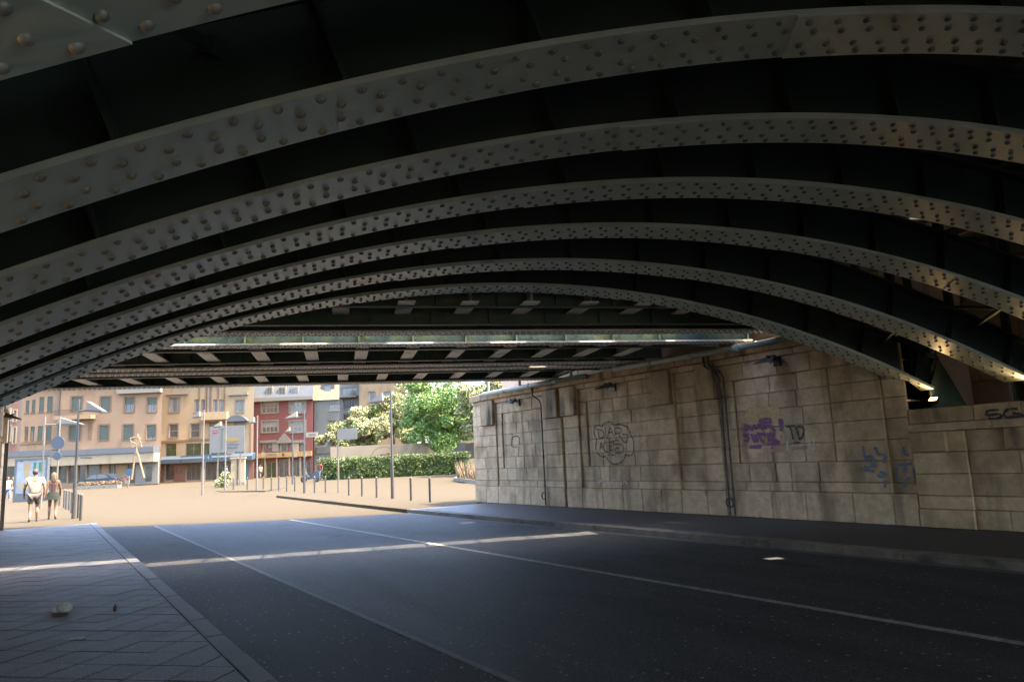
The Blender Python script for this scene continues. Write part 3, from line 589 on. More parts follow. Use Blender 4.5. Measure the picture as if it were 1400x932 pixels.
floodlight(DS[0], -1, 'lit floodlight under the rib with the biggest rivets, left ledge', 1.6)

# ------------------------------------------------------------------ flat girder bridges
def girder(e, O, n, t0, t1, z0, z1, wf=.42, m_web='steel_green', rivets=True):
    g = MB().tbox(t0, t1, n - .012, n + .012, z0 + .031, z1).build('main_girder', m_web, e, O)
    MB().tbox(t0, t1, n - wf / 2, n + wf / 2, z0, z0 + .03).build('bottom_flange', 'steel_grey', g, O)
    MB().tbox(t0, t1, n - .10, n - .0125, z0 + .031, z0 + .05).tbox(t0, t1, n + .0125, n + .10, z0 + .031, z0 + .05).build('flange_angle', m_web, g, O)
    if rivets:
        mb = MB(); t = t0 + .05; k = 0
        while t < t1:
            for v in (-.16, -.08, .08, .16):
                tt = t + (.06 if abs(v) < .1 else 0); p = T * tt + N * (n + v); dome(mb, (p[0], p[1], z0), (0, 0, -1), .018, 6)
            for zz in (.13,):
                p = T * t + N * (n - .013); dome(mb, (p[0], p[1], z0 + zz), (-N[0], -N[1], 0), .016, 6)
            t += .12
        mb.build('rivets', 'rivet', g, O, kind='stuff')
    t = t0 + .5
    while t < t1:
        MB().tbox(t - .012, t + .012, n - .12, n - .0135, z0 + .052, z1).build('web_stiffener', m_web, g, O); t += 1.042
def flat_bridge(label, girders, bars, nb0, nb1, strs, slab, zb=3.95):
    O = tn(2, (nb0 + nb1) / 2, 3.75); e = empty('girder_bridge', O, label, 'bridge', 'flat plate girder bridges')
    t0, t1 = -9.5, 9.2
    for n, web in girders: girder(e, O, n, t0, t1 - max(0, (n - 13)) * .33, 3.75, 4.86, m_web=web)
    for t in bars:
        c = MB().tbox(t - .135, t + .135, nb0, nb1, zb, zb + .022).build('cross_girder', 'steel_grey', e, O)
        MB().tbox(t - .01, t + .01, nb0, nb1, zb + .023, 4.86).build('cross_girder_web', 'cross_web', c, O)
    for n, z in strs:
        s_ = MB().tbox(t0, t1 - max(0, (n - 13)) * .33, n - .01, n + .01, z + .02, z + .36).tbox(t0, t1 - max(0, (n - 13)) * .33, n - .07, n + .07, z, z + .018).build('stringer', 'steel_green', e, O)
        for t in bars: MB().tbox(t + .52 - .03, t + .52 + .03, n - .06, n - .0105, z + .02, z + .3).build('stringer_stiffener', 'steel_green', s_, O)
    slab(e, O)
barsB = [-.99 + 1.024 * k for k in range(-7, 10)]; barsC = [-3.69 + 1.04 * k for k in range(-4, 11)]; barsD = [-4.1 + 1.05 * k for k in range(-4, 11)]
def slabB(e, O): MB().tbox(-14, 12, 11.58, 13.30, 4.87, 5.05).build('deck_slab', 'deck', e, O)
def slabC(e, O): MB().tbox(-14, 12, 14.05, 17.78, 4.87, 5.05).tbox(-14, 5.4, 17.782, 17.98, 4.87, 5.05).tbox(5.85, 12, 17.782, 17.98, 4.87, 5.05).build('deck_slab', 'deck', e, O)
def slabD(e, O):
    mb = MB(); q = [tn(-14, 18.02, 0), tn(14, 18.02, 0), tn(14, 22.6, 0), tn(8, 22.6, 0), tn(4, 22.9, 0), tn(0, 23.35, 0), tn(-3, 24.4, 0), tn(-8, 25.9, 0), tn(-14, 27.6, 0)]  # far edge: unseen overhang added beyond the girder to cast the outer shadow
    mb.prism([(x, y, 4.87) for x, y, _ in q], (0, 0, .18)).build('deck_slab', 'deck', e, O)
flat_bridge('flat green plate girder bridge lying right beside the arch ribs', [(13.0, 'steel_green')], barsB, 11.42, 12.98, [(11.75, 3.97), (12.45, 3.80)], slabB, zb=3.99)
flat_bridge('flat plate girder bridge with the tube lamps, beyond the light gap', [(14.35, 'steel_green'), (17.6, 'steel_green')], barsC, 14.37, 17.58, [(15.3, 3.80), (16.95, 3.79)], slabC, zb=3.83)
flat_bridge('flat plate girder bridge forming the far edge towards the square', [(18.42, 'steel_green'), (21.25, 'steel_green')], barsD, 18.44, 21.23, [(19.35, 3.79)], slabD, zb=3.82)
# bars across the light gap, and an end plate
for k in range(-9, 10):
    t = -4.98 + 1.0 * k + 2.1
    o = MB().tbox(t - .016, t + .016, 13.295, 14.055, 4.93, 4.96).tbox(t - .045, t + .045, 13.24, 13.295, 5.051, 5.1).tbox(t - .045, t + .045, 14.055, 14.11, 5.051, 5.1).build('gap_bar', 'black'); tag(o, 'small steel bar bridging the light gap between two decks', 'bar', 'bars across the light gap')
o = MB().tbox(7.6, 9.2, 13.2, 14.24, 5.105, 5.13).build('gap_cover_plate', 'rust'); tag(o, 'rusty cover plate over the end of the light gap', 'plate')
# tube lamps on the lit girder
for i, t in enumerate((-6.0, -4.05, -2.09, -.11, 1.91, 3.78, 5.69)):
    c = tn(t + .56, 14.10, 3.98); e = empty('tube_lamp', c, 'pale tubular lamp fixed along the green girder in the light gap', 'lamp', 'tube lamps along the green girder')
    MB().tbox(t, t + 1.13, 14.05, 14.10, 3.94, 4.0).build('diffuser_tube', 'tube', e, c)
    for q in (.08, .55, 1.02): MB().tbox(t + q, t + q + .04, 14.101, 14.34, 3.955, 3.985).build('bracket', 'rust', e, c)


# ------------------------------------------------------------------ buildings across the square
def q1(x, y): return (x * .2146, 520 + y * .2146)                   # photo crop -> photo pixel
def q2(x, y): return (210 + x * .2146, 520 + y * .2146)
def q3(x, y): return (430 + x * .2252, 500 + y * .2252)
class Facade:
    def __init__(s, name, label, D, x0, x1, top, q, wall, depth=9):
        s.D = D; s.q = q
        a0, _ = on_d(*q(x0, 400), D); a1, _ = on_d(*q(x1, 400), D); s.a0, s.a1 = a0, a1; s.z0 = zg(D) - .15; s.top = top
        p = CR * ((a0 + a1) / 2) + CF * D; s.O = (p[0], p[1], s.z0); s.e = empty(name, s.O, label, 'building', 'houses across the square'); s.wall = wall; s.depth = depth; s.holes = []
    def r(s, x0, y0, x1, y1):                                       # crop rectangle -> (a0, a1, z0, z1)
        xm, ym = (x0 + x1) / 2, (y0 + y1) / 2
        a0, _ = on_d(*s.q(x0, ym), s.D); a1, _ = on_d(*s.q(x1, ym), s.D); _, z1 = on_d(*s.q(xm, y0), s.D); _, z0 = on_d(*s.q(xm, y1), s.D); return a0, a1, z0, z1
    def box(s, name, m, rect, d0, d1, parent=None):
        a0, a1, z0, z1 = rect; return MB().fbox(s.D, a0, a1, z0, z1, d0, d1).build(name, m, parent or s.e, s.O)
    def window(s, x0, y0, x1, y1, pane='glass', cols=2, rows=1, fr='frame', shutter=None, sill=True, trim=None, fw=.07, name='window'):
        R = s.r(x0, y0, x1, y1); s.holes.append(R); a0, a1, z0, z1 = R; D = s.D; mb = MB()
        for b in ((a0, a0 + fw, z0, z1), (a1 - fw, a1, z0, z1), (a0 + fw, a1 - fw, z0, z0 + fw), (a0 + fw, a1 - fw, z1 - fw, z1)): mb.fbox(D, *b, .12, .18)
        for i in range(1, cols): x = a0 + (a1 - a0) * i / cols; mb.fbox(D, x - fw / 2, x + fw / 2, z0 + fw, z1 - fw, .125, .175)
        for i in range(1, rows): z = z0 + (z1 - z0) * i / rows; mb.fbox(D, a0 + fw, a1 - fw, z - fw / 2, z + fw / 2, .128, .172)
        w = mb.build(name, fr, s.e, s.O)
        MB().fbox(D, a0 + .01, a1 - .01, z0 + .01, z1 - .01, .185, .21).build('pane', pane, w, s.O)
        if shutter:                                                 # rolled or folded over the opening, slats built
            zs = z0 + (z1 - z0) * (1 - shutter); sb = MB(); k = max(4, int((z1 - zs) / .11))
            for i in range(k): za = zs + (z1 - zs) * i / k; sb.fbox(D, a0 + .03, a1 - .03, za + .008, zs + (z1 - zs) * (i + 1) / k - .004, .06 + .0, .10)
            sb.build('shutter', 'shutter', w, s.O, kind='stuff')
        if pane in ('glass', 'glass_blue') and name == 'window':
            k_ = random.random(); wd = (a1 - a0) * random.uniform(.14, .26)
            if k_ < .5:
                for c0, c1 in ((a0 + fw, a0 + fw + wd), (a1 - fw - wd, a1 - fw)): MB().fbox(D, c0, c1, z0 + fw, z1 - fw, .177, .183).build('curtain', 'curtain', w, s.O)
            elif k_ < .8: MB().fbox(D, a0 + fw, a1 - fw, z1 - (z1 - z0) * random.uniform(.2, .6), z1 - fw, .177, .183).build('blind', 'curtain', w, s.O)
        if sill: MB().fbox(D, a0 - .08, a1 + .08, z0 - .09, z0 - .003, -.10, .12).build('sill', fr if trim is None else trim, w, s.O)
        if trim:
            tb = MB(); g = .16
            tb.fbox(D, a0 - g, a0 - .002, z0 - .0, z1 + g, -.04, -.002).fbox(D, a1 + .002, a1 + g, z0, z1 + g, -.04, -.002).fbox(D, a0 - .002, a1 + .002, z1 + .002, z1 + g, -.04, -.002); tb.build('surround', trim, w, s.O)
        return w
    def finish(s, ybot=None):
        D, mb = s.D, MB(); A = sorted(set([s.a0, s.a1] + [v for h_ in s.holes for v in h_[:2]])); Z = sorted(set([s.z0, s.top] + [v for h_ in s.holes for v in h_[2:]]))
        A = [a for a in A if s.a0 <= a <= s.a1]; Z = [z for z in Z if s.z0 <= z <= s.top]
        def P(a, d, z): p = CR * a + CF * (D + d); return (p[0], p[1], z)
        for i in range(len(A) - 1):
            for j in range(len(Z) - 1):
                am, zm = (A[i] + A[i + 1]) / 2, (Z[j] + Z[j + 1]) / 2
                if any(h_[0] < am < h_[1] and h_[2] < zm < h_[3] for h_ in s.holes): continue
                mb.quad(P(A[i], 0, Z[j]), P(A[i + 1], 0, Z[j]), P(A[i + 1], 0, Z[j + 1]), P(A[i], 0, Z[j + 1]))
        for a0, a1, z0, z1 in s.holes:
            mb.quad(P(a0, 0, z0), P(a0, 0, z1), P(a0, .25, z1), P(a0, .25, z0)); mb.quad(P(a1, 0, z1), P(a1, 0, z0), P(a1, .25, z0), P(a1, .25, z1))
            mb.quad(P(a0, 0, z0), P(a0, .25, z0), P(a1, .25, z0), P(a1, 0, z0)); mb.quad(P(a0, 0, z1), P(a1, 0, z1), P(a1, .25, z1), P(a0, .25, z1)); mb.quad(P(a0, .25, z0), P(a0, .25, z1), P(a1, .25, z1), P(a1, .25, z0))
        dd = s.depth; b0, b1 = s.a0 * (1 + dd / D * 1.06), s.a1 * (1 + dd / D * 1.06)
        mb.quad(P(s.a0, 0, s.z0), P(s.a0, 0, s.top), P(b0, dd, s.top), P(b0, dd, s.z0)); mb.quad(P(s.a1, 0, s.z0), P(b1, dd, s.z0), P(b1, dd, s.top), P(s.a1, 0, s.top))
        mb.quad(P(b0, dd, s.z0), P(b0, dd, s.top), P(b1, dd, s.top), P(b1, dd, s.z0)); mb.quad(P(s.a0, 0, s.top), P(s.a1, 0, s.top), P(b1, dd, s.top), P(b0, dd, s.top))
        return mb.build('wall', s.wall, s.e, s.O)
    def roof(s, m, hgt, inset=2.5, eave=.4):
        D = s.D; z = s.top + .005; a0, a1, d1 = s.a0 - .05, s.a1 + .05, s.depth
        def P(a, d, z): p = CR * a + CF * (D + d); return (p[0], p[1], z)
        return MB().quadbox([P(a0, -eave, z), P(a1, -eave, z), P(a1 * (1 + 1.06 * d1 / D), d1, z), P(a0 * (1 + 1.06 * d1 / D), d1, z), P(a0 * (1 + inset / D), inset, z + hgt), P(a1 * (1 + inset / D), inset, z + hgt), P(a1 * (1 + d1 / D), d1 - inset, z + hgt), P(a0 * (1 + d1 / D), d1 - inset, z + hgt)]).build('roof', m, s.e, s.O)

# ochre corner house, main front
B = Facade('corner_house', 'ochre plastered house with green shutters and long pale shop front', 84, 372, 1026, 11.6, q1, 'ochre')
for (x0, y0, x1, y1, sh) in ((455, 105, 520, 192, 1), (640, 105, 703, 196, 1), (795, 110, 852, 200, .42), (940, 110, 997, 200, .42), (443, 285, 510, 378, 1), (632, 285, 692, 378, 1), (785, 283, 847, 376, 1), (935, 283, 992, 374, .78)):
    B.window(x0, y0, x1, y1, pane='glass_blue', shutter=sh, fr='ochre_trim' if sh == 1 else 'frame', trim='ochre_trim', fw=.06)
for x in (535, 590): pass
bal = B.box('balcony', 'ochre', B.r(380, 225, 612, 250), -1.1, -.002)
ba0, ba1, bz0, bz1 = B.r(380, 190, 535, 224)
rl = MB().fbox(B.D, ba0, ba1, bz1 - .05, bz1, -1.1, -1.05)
rl.build('handrail', 'black', bal, B.O)
for i in range(22): x = ba0 + (ba1 - ba0) * (i + .5) / 22; MB().fbox(B.D, x - .012, x + .012, bz0, bz1 - .052, -1.09, -1.06).build('baluster', 'black', bal, B.O)
lou = MB(); la0, la1, lz0, lz1 = B.r(562, 262, 588, 378)
for i in range(12): z = lz0 + (lz1 - lz0) * i / 12; lou.fbox(B.D, la0, la1, z, z + .13, -.05, -.003)
lou.build('louvre_panel', 'ochre_trim', B.e, B.O, kind='stuff')
B.box('downpipe', 'slate', B.r(373, 60, 378, 425), -.12, -.004)
B.box('cornice', 'cornice', B.r(760, 55, 1035, 82), -.6, -.003)
B.box('roof_band', 'band_blue', B.r(372, 434, 1016, 470), -1.5, -.004); B.box('shop_fascia', 'white', B.r(372, 472, 1016, 530), -1.35, -.006)
sf = B.box('shop_lettering', 'slate', B.r(558, 486, 568, 496), -1.37, -1.351)
for i, x in enumerate((572, 579, 587, 594, 602, 609, 617, 625)): B.box('letter_mark', 'slate', B.r(x, 488 - (3 if i in (3, 6) else 0), x + 5, 496), -1.37, -1.351, sf)
for x0, x1, p in ((372, 425, 'glass_dark'), (435, 490, 'glass_dark'), (495, 545, 'glass'), (553, 628, 'glass_blue'), (633, 688, 'orange_glow'), (692, 722, 'glass_green'), (725, 805, 'orange_glow'), (812, 862, 'glass_dark')): B.window(x0, 533, x1, 655, pane=p, cols=1, sill=False, fr='cornice', name='shop_window')
B.box('grey_bay', 'cornice', B.r(872, 512, 1014, 660), -.3, -.002)
dw = B.box('side_door', 'glass_dark', B.r(937, 545, 976, 640), -.34, -.302)
B.finish(); B.roof('slate', 2)
# its angled wing
W = Facade('corner_house_wing', 'narrow ochre wing with tall green shuttered windows beside the advertising box', 84.5, 128, 371, 11.6, q1, 'ochre')
for x0, y0, x1, y1, sh in ((163, 128, 186, 206, 1), (203, 122, 226, 204, 1), (249, 105, 281, 200, 1), (301, 102, 336, 198, 1), (155, 295, 179, 386, .3), (192, 293, 220, 388, .25), (239, 290, 271, 382, 1), (292, 288, 328, 381, 1)): W.window(x0, y0, x1, y1, shutter=sh, fr='ochre_trim', pane='glass_blue', fw=.06)
W.box('string_course', 'ochre_trim', W.r(128, 392, 371, 402), -.12, -.003)
W.box('roof_band', 'band_blue', W.r(90, 447, 371, 484), -1.5, -.004); W.box('shop_fascia', 'white', W.r(60, 486, 371, 540), -1.35, -.006)
for x0, x1 in ((135, 190), (195, 260), (265, 310), (315, 365)): W.window(x0, 545, x1, 660, pane='glass_dark', cols=1, sill=False, fr='cornice', name='shop_window')
W.finish(); W.roof('slate', 2)
A = Facade('pink_house', 'dull pink house at the far end beyond the ochre wing', 104, -30, 126, 14, q1, 'pink')
for x0, y0, x1, y1 in ((50, 290, 68, 385), (85, 300, 100, 400), (50, 180, 68, 255), (88, 190, 104, 260), (20, 290, 38, 385)): A.window(x0, y0, x1, y1, trim='white')
A.box('shop_front', 'glass_dark', A.r(-20, 540, 120, 640), -.05, -.002); A.box('shop_fascia', 'white', A.r(-30, 480, 126, 535), -.6, -.003)
A.finish(); A.roof('slate', 3)
# cream house
C = Facade('cream_house', 'cream house with blue shop awning and small arched blue canopy', 92, 46, 636, 12.4, q2, 'cream')
for x0, y0, x1, y1, c in ((101, 110, 163, 202, 1), (258, 120, 291, 201, 1), (301, 120, 330, 201, 1), (377, 120, 408, 201, 1), (413, 120, 447, 201, 1), (524, 125, 574, 202, 2)): C.window(x0, y0, x1, y1, pane='glass_blue', cols=c, trim='cornice' if c == 2 or x0 == 101 else None)
for x0, y0, x1, y1 in ((100, 278, 154, 363), (235, 275, 291, 363), (362, 272, 412, 363), (522, 272, 576, 363)): C.window(x0, y0, x1, y1, rows=2, cols=1, pane='glass', trim='cornice')
for x0, x1, k in ((75, 144, 1), (203, 302, 2), (308, 356, 1), (364, 470, 2), (512, 575, 1)): C.window(x0, 400, x1, 484, pane='glass_green', cols=k, fr='cornice', sill=False)
for x in (290, 333, 345, 365, 410, 449): C.box('pilaster_strip', 'ochre_trim' if x != 345 else 'cornice', C.r(x, 20, x + (6 if x != 345 else 14), 118 if x in (290, 410) else 250), -.16, -.004)
C.box('bay_balcony', 'cream', C.r(322, 203, 484, 252), -1.0, -.006); C.box('balcony_base', 'ochre_trim', C.r(335, 253, 470, 264), -.75, -.005)
for x0, x1, y in ((84, 222, 78), (480, 604, 82)): C.box('window_hood', 'cornice', C.r(x0, y, x1, y + 12), -.35, -.004)
C.box('string_course', 'ochre_trim', C.r(46, 373, 470, 384), -.15, -.003)
a0, a1, z0, z1 = C.r(470, 225, 614, 264); mb = MB(); poly = []
for i in range(13):
    t_ = i / 12; a = a0 + (a1 - a0) * t_; p = CR * a + CF * (C.D - .003); poly.append((p[0], p[1], z0 + .05 + (z1 - z0) * math.sin(math.pi * t_) ** .7))
mb.prism(poly, (-CF[0] * .9, -CF[1] * .9, 0)); mb.build('arched_canopy', 'slate', C.e, C.O)
C.box('downpipe', 'pink', C.r(614, 262, 622, 475), -.1, -.004)
a0, a1, z0, z1 = C.r(50, 484, 650, 518)
def aw(e, O, D, a0, a1, z0, z1, m, out=1.3):
    def P(a, d, z): p = CR * a + CF * (D + d); return (p[0], p[1], z)
    return MB().quadbox([P(a0, -out, z0), P(a1, -out, z0), P(a1, -.003, z0 + .15), P(a0, -.003, z0 + .15), P(a0, -out, z0 + (z1 - z0) * .75), P(a1, -out, z0 + (z1 - z0) * .75), P(a1, -.003, z1 + .25), P(a0, -.003, z1 + .25)]).build('shop_awning', m, e, O)
for i in range(4): aw(C.e, C.O, C.D, a0 + (a1 - a0) * i / 4 + .03, a0 + (a1 - a0) * (i + 1) / 4 - .03, z0, z1, 'awning_blue')
for x0, x1, m_ in ((46, 70, 'brickred'), (134, 204, 'brickred'), (606, 640, 'brickred')): C.box('brick_pier', m_, C.r(x0, 520, x1, 640), -.1, -.003)
C.box('notice_board', 'glass', C.r(152, 540, 182, 590), -.16, -.102); C.box('teal_door', 'teal', C.r(580, 520, 605, 640), -.06, -.003)
for x0, x1, k in ((74, 131, 1), (208, 300, 3), (306, 400, 3), (408, 500, 3), (508, 576, 2)): C.window(x0, 522, x1, 635, pane='glass_dark', cols=k, sill=False, fr='cornice', name='shop_window')
C.finish(); C.roof('slate', 2)
# red house
D_ = Facade('red_house', 'red house with slate mansard and yellow bank sign over white pillars', 100, 638, 1018, 12.6, q2, 'redwall')
_, zt = on_d(*q2(830, 128), 100); D_.top = zt
for x0, y0, x1, y1 in ((690, 135, 790, 207), (868, 135, 966, 207), (690, 258, 790, 330), (868, 258, 966, 330)): D_.window(x0, y0, x1, y1, cols=4, rows=2, trim='cornice', fw=.09)
for x0, x1 in ((690, 716), (728, 754), (800, 856), (866, 886), (930, 956)): D_.window(x0, 398, x1, 450, cols=1, fr='cornice', sill=False)
D_.box('bay_front', 'cornice', D_.r(757, 398, 797, 452), -.1, -.004); D_.box('bay_front', 'white', D_.r(890, 398, 926, 452), -.1, -.004)
a0, a1, z0, z1 = D_.r(785, 335, 882, 398); P_ = lambda a, z, d=-.003: (lambda p: (p[0], p[1], z))(CR * a + CF * (D_.D + d))
MB().prism([P_(a0, z0 + .2), P_(a0, z0), P_(a1, z0), P_(a1, z0 + .2), P_(a0 * .4 + a1 * .6, z1 * .85 + z0 * .15), P_((a0 + a1) / 2, z1), P_(a0 * .6 + a1 * .4, z1 * .85 + z0 * .15)], (-CF[0] * .25, -CF[1] * .25, 0)).build('ornamental_gable', 'cornice', D_.e, D_.O)
D_.box('frieze', 'cornice', D_.r(680, 380, 784, 394), -.2, -.004); D_.box('frieze', 'cornice', D_.r(883, 380, 962, 394), -.2, -.004)
dn = MB()
for i in range(30):
    x = 682 + i * 9.4
    if not 780 < x < 880: dn.fbox(D_.D, *D_.r(x, 394, x + 5, 401), -.18, -.004)
dn.build('dentils', 'cornice', D_.e, D_.O, kind='stuff')
D_.box('cornice', 'cornice', D_.r(630, 108, 1022, 130), -.7, -.004)
sg = D_.box('bank_sign', 'yellow', D_.r(662, 456, 1010, 488), -.5, -.006)
for x in (664, 870, 930): D_.box('sign_panel', 'white', D_.r(x + 30, 456, x + 50, 488), -.515, -.502, sg)
D_.box('letter_panel', 'white', D_.r(722, 459, 800, 482), -.515, -.502, sg)
try:
    a0, a1, z0, z1 = D_.r(726, 464, 796, 477); cu = bpy.data.curves.new('sign_text', 'FONT'); cu.body = 'COMMERZBANK'; cu.size = 1; cu.extrude = .02
    to = bpy.data.objects.new('tmp', cu); COL.objects.link(to); dg = bpy.context.evaluated_depsgraph_get(); dg.update(); me = bpy.data.meshes.new_from_object(to.evaluated_get(dg)); bpy.data.objects.remove(to)
    xs = [v.co.x for v in me.vertices]; w_ = max(xs) - min(xs); k = (a1 - a0) / w_; hh = (z1 - z0) / max(v.co.y for v in me.vertices)
    for v in me.vertices:
        a = a0 + (v.co.x - min(xs)) * k; p = CR * a + CF * (D_.D - .52 - v.co.z * .5); v.co = (p[0] - D_.O[0], p[1] - D_.O[1], z0 + v.co.y * hh - D_.O[2])
    me.materials.clear(); me.materials.append(M['slate']); to = bpy.data.objects.new('lettering', me); COL.objects.link(to); to.parent = sg
except Exception as ex: print('text', ex)
c0, c1, c2, c3 = D_.r(825, 460, 842, 481); pc = CR * ((c0 + c1) / 2) + CF * (D_.D - .5); zc = (c2 + c3) / 2
MB().tube((pc[0], pc[1], zc), (pc[0] - CF[0] * .05, pc[1] - CF[1] * .05, zc), (c1 - c0) / 2, n=16).build('round_emblem', 'black', sg, D_.O)
for x0, x1, y0, p in ((668, 706, 500, 'glass_dark'), (717, 781, 520, 'glass_green'), (797, 861, 500, 'glass'), (881, 931, 508, 'glass_dark'), (940, 1002, 515, 'glass_dark')): D_.window(x0, y0, x1, 640, pane=p, cols=2, sill=False, name='shop_window')
for x in (657, 708, 783, 863, 932): D_.box('white_pillar', 'white', D_.r(x, 489, x + 9, 640), -.22, -.004)
D_.finish()
def mansard(F, m, hgt, y0=40, inset=1.2): return F.roof(m, hgt, inset, .3)
rf = mansard(D_, 'slate', 3.4)
def dormer(F, rf, x0, y0, x1, y1, m='frame'):
    a0, a1, z0, z1 = F.r(x0, y0, x1, y1); b = MB().fbox(F.D, a0, a1, z0, z1, .05, 2.2).build('dormer', m, rf, F.O)
for x0, x1 in ((722, 752), (798, 836), (878, 917)):
    a0, a1, z0, z1 = D_.r(x0, 46, x1, 84); MB().fbox(D_.D, a0 - .1, a1 + .1, z0 - .1, z1 + .15, .12, 2.4).build('dormer', 'frame', rf, D_.O); MB().fbox(D_.D, a0 + .05, (a0 + a1) / 2 - .05, z0, z1, .08, .118).build('dormer_pane', 'glass', rf, D_.O); MB().fbox(D_.D, (a0 + a1) / 2 + .05, a1 - .05, z0, z1, .08, .118).build('dormer_pane', 'glass', rf, D_.O)
# blue-grey house
E_ = Facade('blue_grey_house', 'narrow blue grey house with cream attic between the red house and the trees', 101, -2, 152, 12, q3, 'bluewall')
_, E_.top = on_d(*q3(70, 208), 101)
for x0, y0, x1, y1, p in ((86, 230, 149, 270, 'glass'), (86, 332, 132, 402, 'brickred'), (86, 430, 112, 472, 'glass')): E_.window(x0, y0, x1, y1, cols=2, pane=p)
E_.box('dark_shop_front', 'glass_dark', E_.r(10, 490, 150, 530), -.1, -.003)
E_.finish(); rf = E_.roof('cream', 4.5, 1.0, .3)
a0, a1, z0, z1 = E_.r(60, 126, 98, 168); MB().fbox(E_.D, a0 - .5, a1 + .5, z0 - .3, z1 + .3, .12, 3).build('dormer', 'slate', rf, E_.O); MB().fbox(E_.D, a0, a1, z0, z1, .05, .118).build('dormer_pane', 'glass_blue', rf, E_.O)
F_ = Facade('glazed_balcony_house', 'white house with glazed balconies partly behind the plane trees', 122, 150, 272, 17, q3, 'cornice')
F_.window(165, 132, 258, 182, pane='glass', cols=3); F_.window(175, 195, 240, 262, cols=4, pane='glass_blue'); F_.window(175, 290, 240, 350, cols=4)
F_.box('balcony', 'cornice', F_.r(150, 184, 262, 194), -1.2, -.003); F_.finish()
G_ = Facade('tan_house', 'plain tan house end wall with one window above the trees', 118, 274, 560, 17, q3, 'tan')
G_.window(325, 155, 371, 216, pane='glass_blue', cols=1); G_.window(420, 155, 466, 216, pane='glass_blue', cols=1); G_.finish(); G_.roof('slate', 3)

# ------------------------------------------------------------------ trees, hedge, planting
def leaves(name, centres, radii, count, size, m, parent, O, seed, squash=.85):
    g = np.random.default_rng(seed); nC = len(centres); per = count // nC; V = []
    for c, r_ in zip(centres, radii):
        d = g.normal(size=(per, 3)); d /= np.linalg.norm(d, axis=1)[:, None]; rr = r_ * g.uniform(.35, 1.0, (per, 1)) ** .5; p = np.array(c) + d * rr * np.array([1, 1, squash])
        n1 = g.normal(size=(per, 3)) + d * .6 + np.array([0, 0, .5]); n1 /= np.linalg.norm(n1, axis=1)[:, None]; a = np.cross(n1, g.normal(size=(per, 3))); a /= np.linalg.norm(a, axis=1)[:, None]; b = np.cross(n1, a)
        s_ = size * g.uniform(.6, 1.3, (per, 1)); V.append(np.stack([p - a * s_, p + b * s_ * .6, p + a * s_, p - b * s_ * .6], 1))
    V = np.concatenate(V).reshape(-1, 3) - np.array(O); k = len(V) // 4
    me = bpy.data.meshes.new(name); me.from_pydata(V.tolist(), [], np.arange(k * 4).reshape(k, 4).tolist()); me.update(); me.materials.append(M[m]); o = bpy.data.objects.new(name, me); COL.objects.link(o)
    if parent is not None: o.parent = parent
    else: o.location = O
    return o
def place(px, D): a, _ = on_d(px, 640, D); p = CR * a + CF * D; return (p[0], p[1], zg(D) - .1)
def tree(px, D, zc, rx, rz, count, m, label, seed, size=.16, trunk=.16, nC=40, zlow=None):
    O = place(px, D); e = empty('tree', O, label, 'tree', 'trees beside the square'); g = random.Random(seed)
    mb = MB(); zb = zc - rz * .7; lean = g.uniform(-.15, .15)
    mb.tube(O, (O[0] + lean, O[1], O[2] + zb * .5), trunk, trunk * .8, 10, False).tube((O[0] + lean, O[1], O[2] + zb * .5), (O[0], O[1], O[2] + zc), trunk * .8, trunk * .35, 10); mb.build('trunk', 'bark', e, O, smooth=True)
    C_, R_ = [], []; lb = MB()
    for i in range(nC):
        while True:
            v = Vector((g.uniform(-1, 1), g.uniform(-1, 1), g.uniform(-1, 1)))
            if .25 < v.length < 1: break
        c = (O[0] + v.x * rx, O[1] + v.y * rx, O[2] + zc + v.z * rz); C_.append(c); R_.append(rx * g.uniform(.16, .34))
        if i % 3 == 0: lb.tube((O[0], O[1], O[2] + zb + g.uniform(0, rz * .5)), c, trunk * .3, trunk * .1, 6, False)
    lb.build('limbs', 'bark', e, O)
    o = leaves('crown', C_, R_, count, size, m, e, O, seed)
    return e
tree(604, 72, 6.2, 3.9, 3.9, 34000, 'leaf_tree', 'full round green tree with slim trunk in front of the hedge', 1, .13, .17, 60)
tree(497, 84, 5.2, 3.0, 2.2, 18700, 'leaf_light', 'pale green plane tree beside the blue grey house', 2, 0.144, .2, 34)
tree(466, 90, 4.4, 2.6, 1.8, 13600, 'leaf_light', 'low pale plane tree behind the small grey sign board', 3, 0.144, .18, 28)
tree(540, 92, 6.4, 3.6, 3.2, 18700, 'leaf_light', 'tall pale plane tree between the tan house and the round green tree', 4, 0.158, .22, 34)
tree(656, 88, 6.0, 3.8, 3.4, 18700, 'leaf_light', 'pale plane tree rising behind the end of the sandstone wall', 5, 0.158, .2, 36)
tree(700, 100, 8.0, 5.0, 4.0, 15300, 'leaf_light', 'large pale plane tree hidden mostly behind the sandstone wall', 6, 0.180, .25, 36)
tree(580, 104, 9, 5.0, 4.5, 18700, 'leaf_light', 'broad pale plane tree behind the round green tree', 8, 0.180, .25, 40)
tree(682, 62, 5.6, 3.2, 2.8, 16000, 'leaf_light', 'pale tree showing above the coping at the end of the sandstone wall', 9, .14, .18, 40)
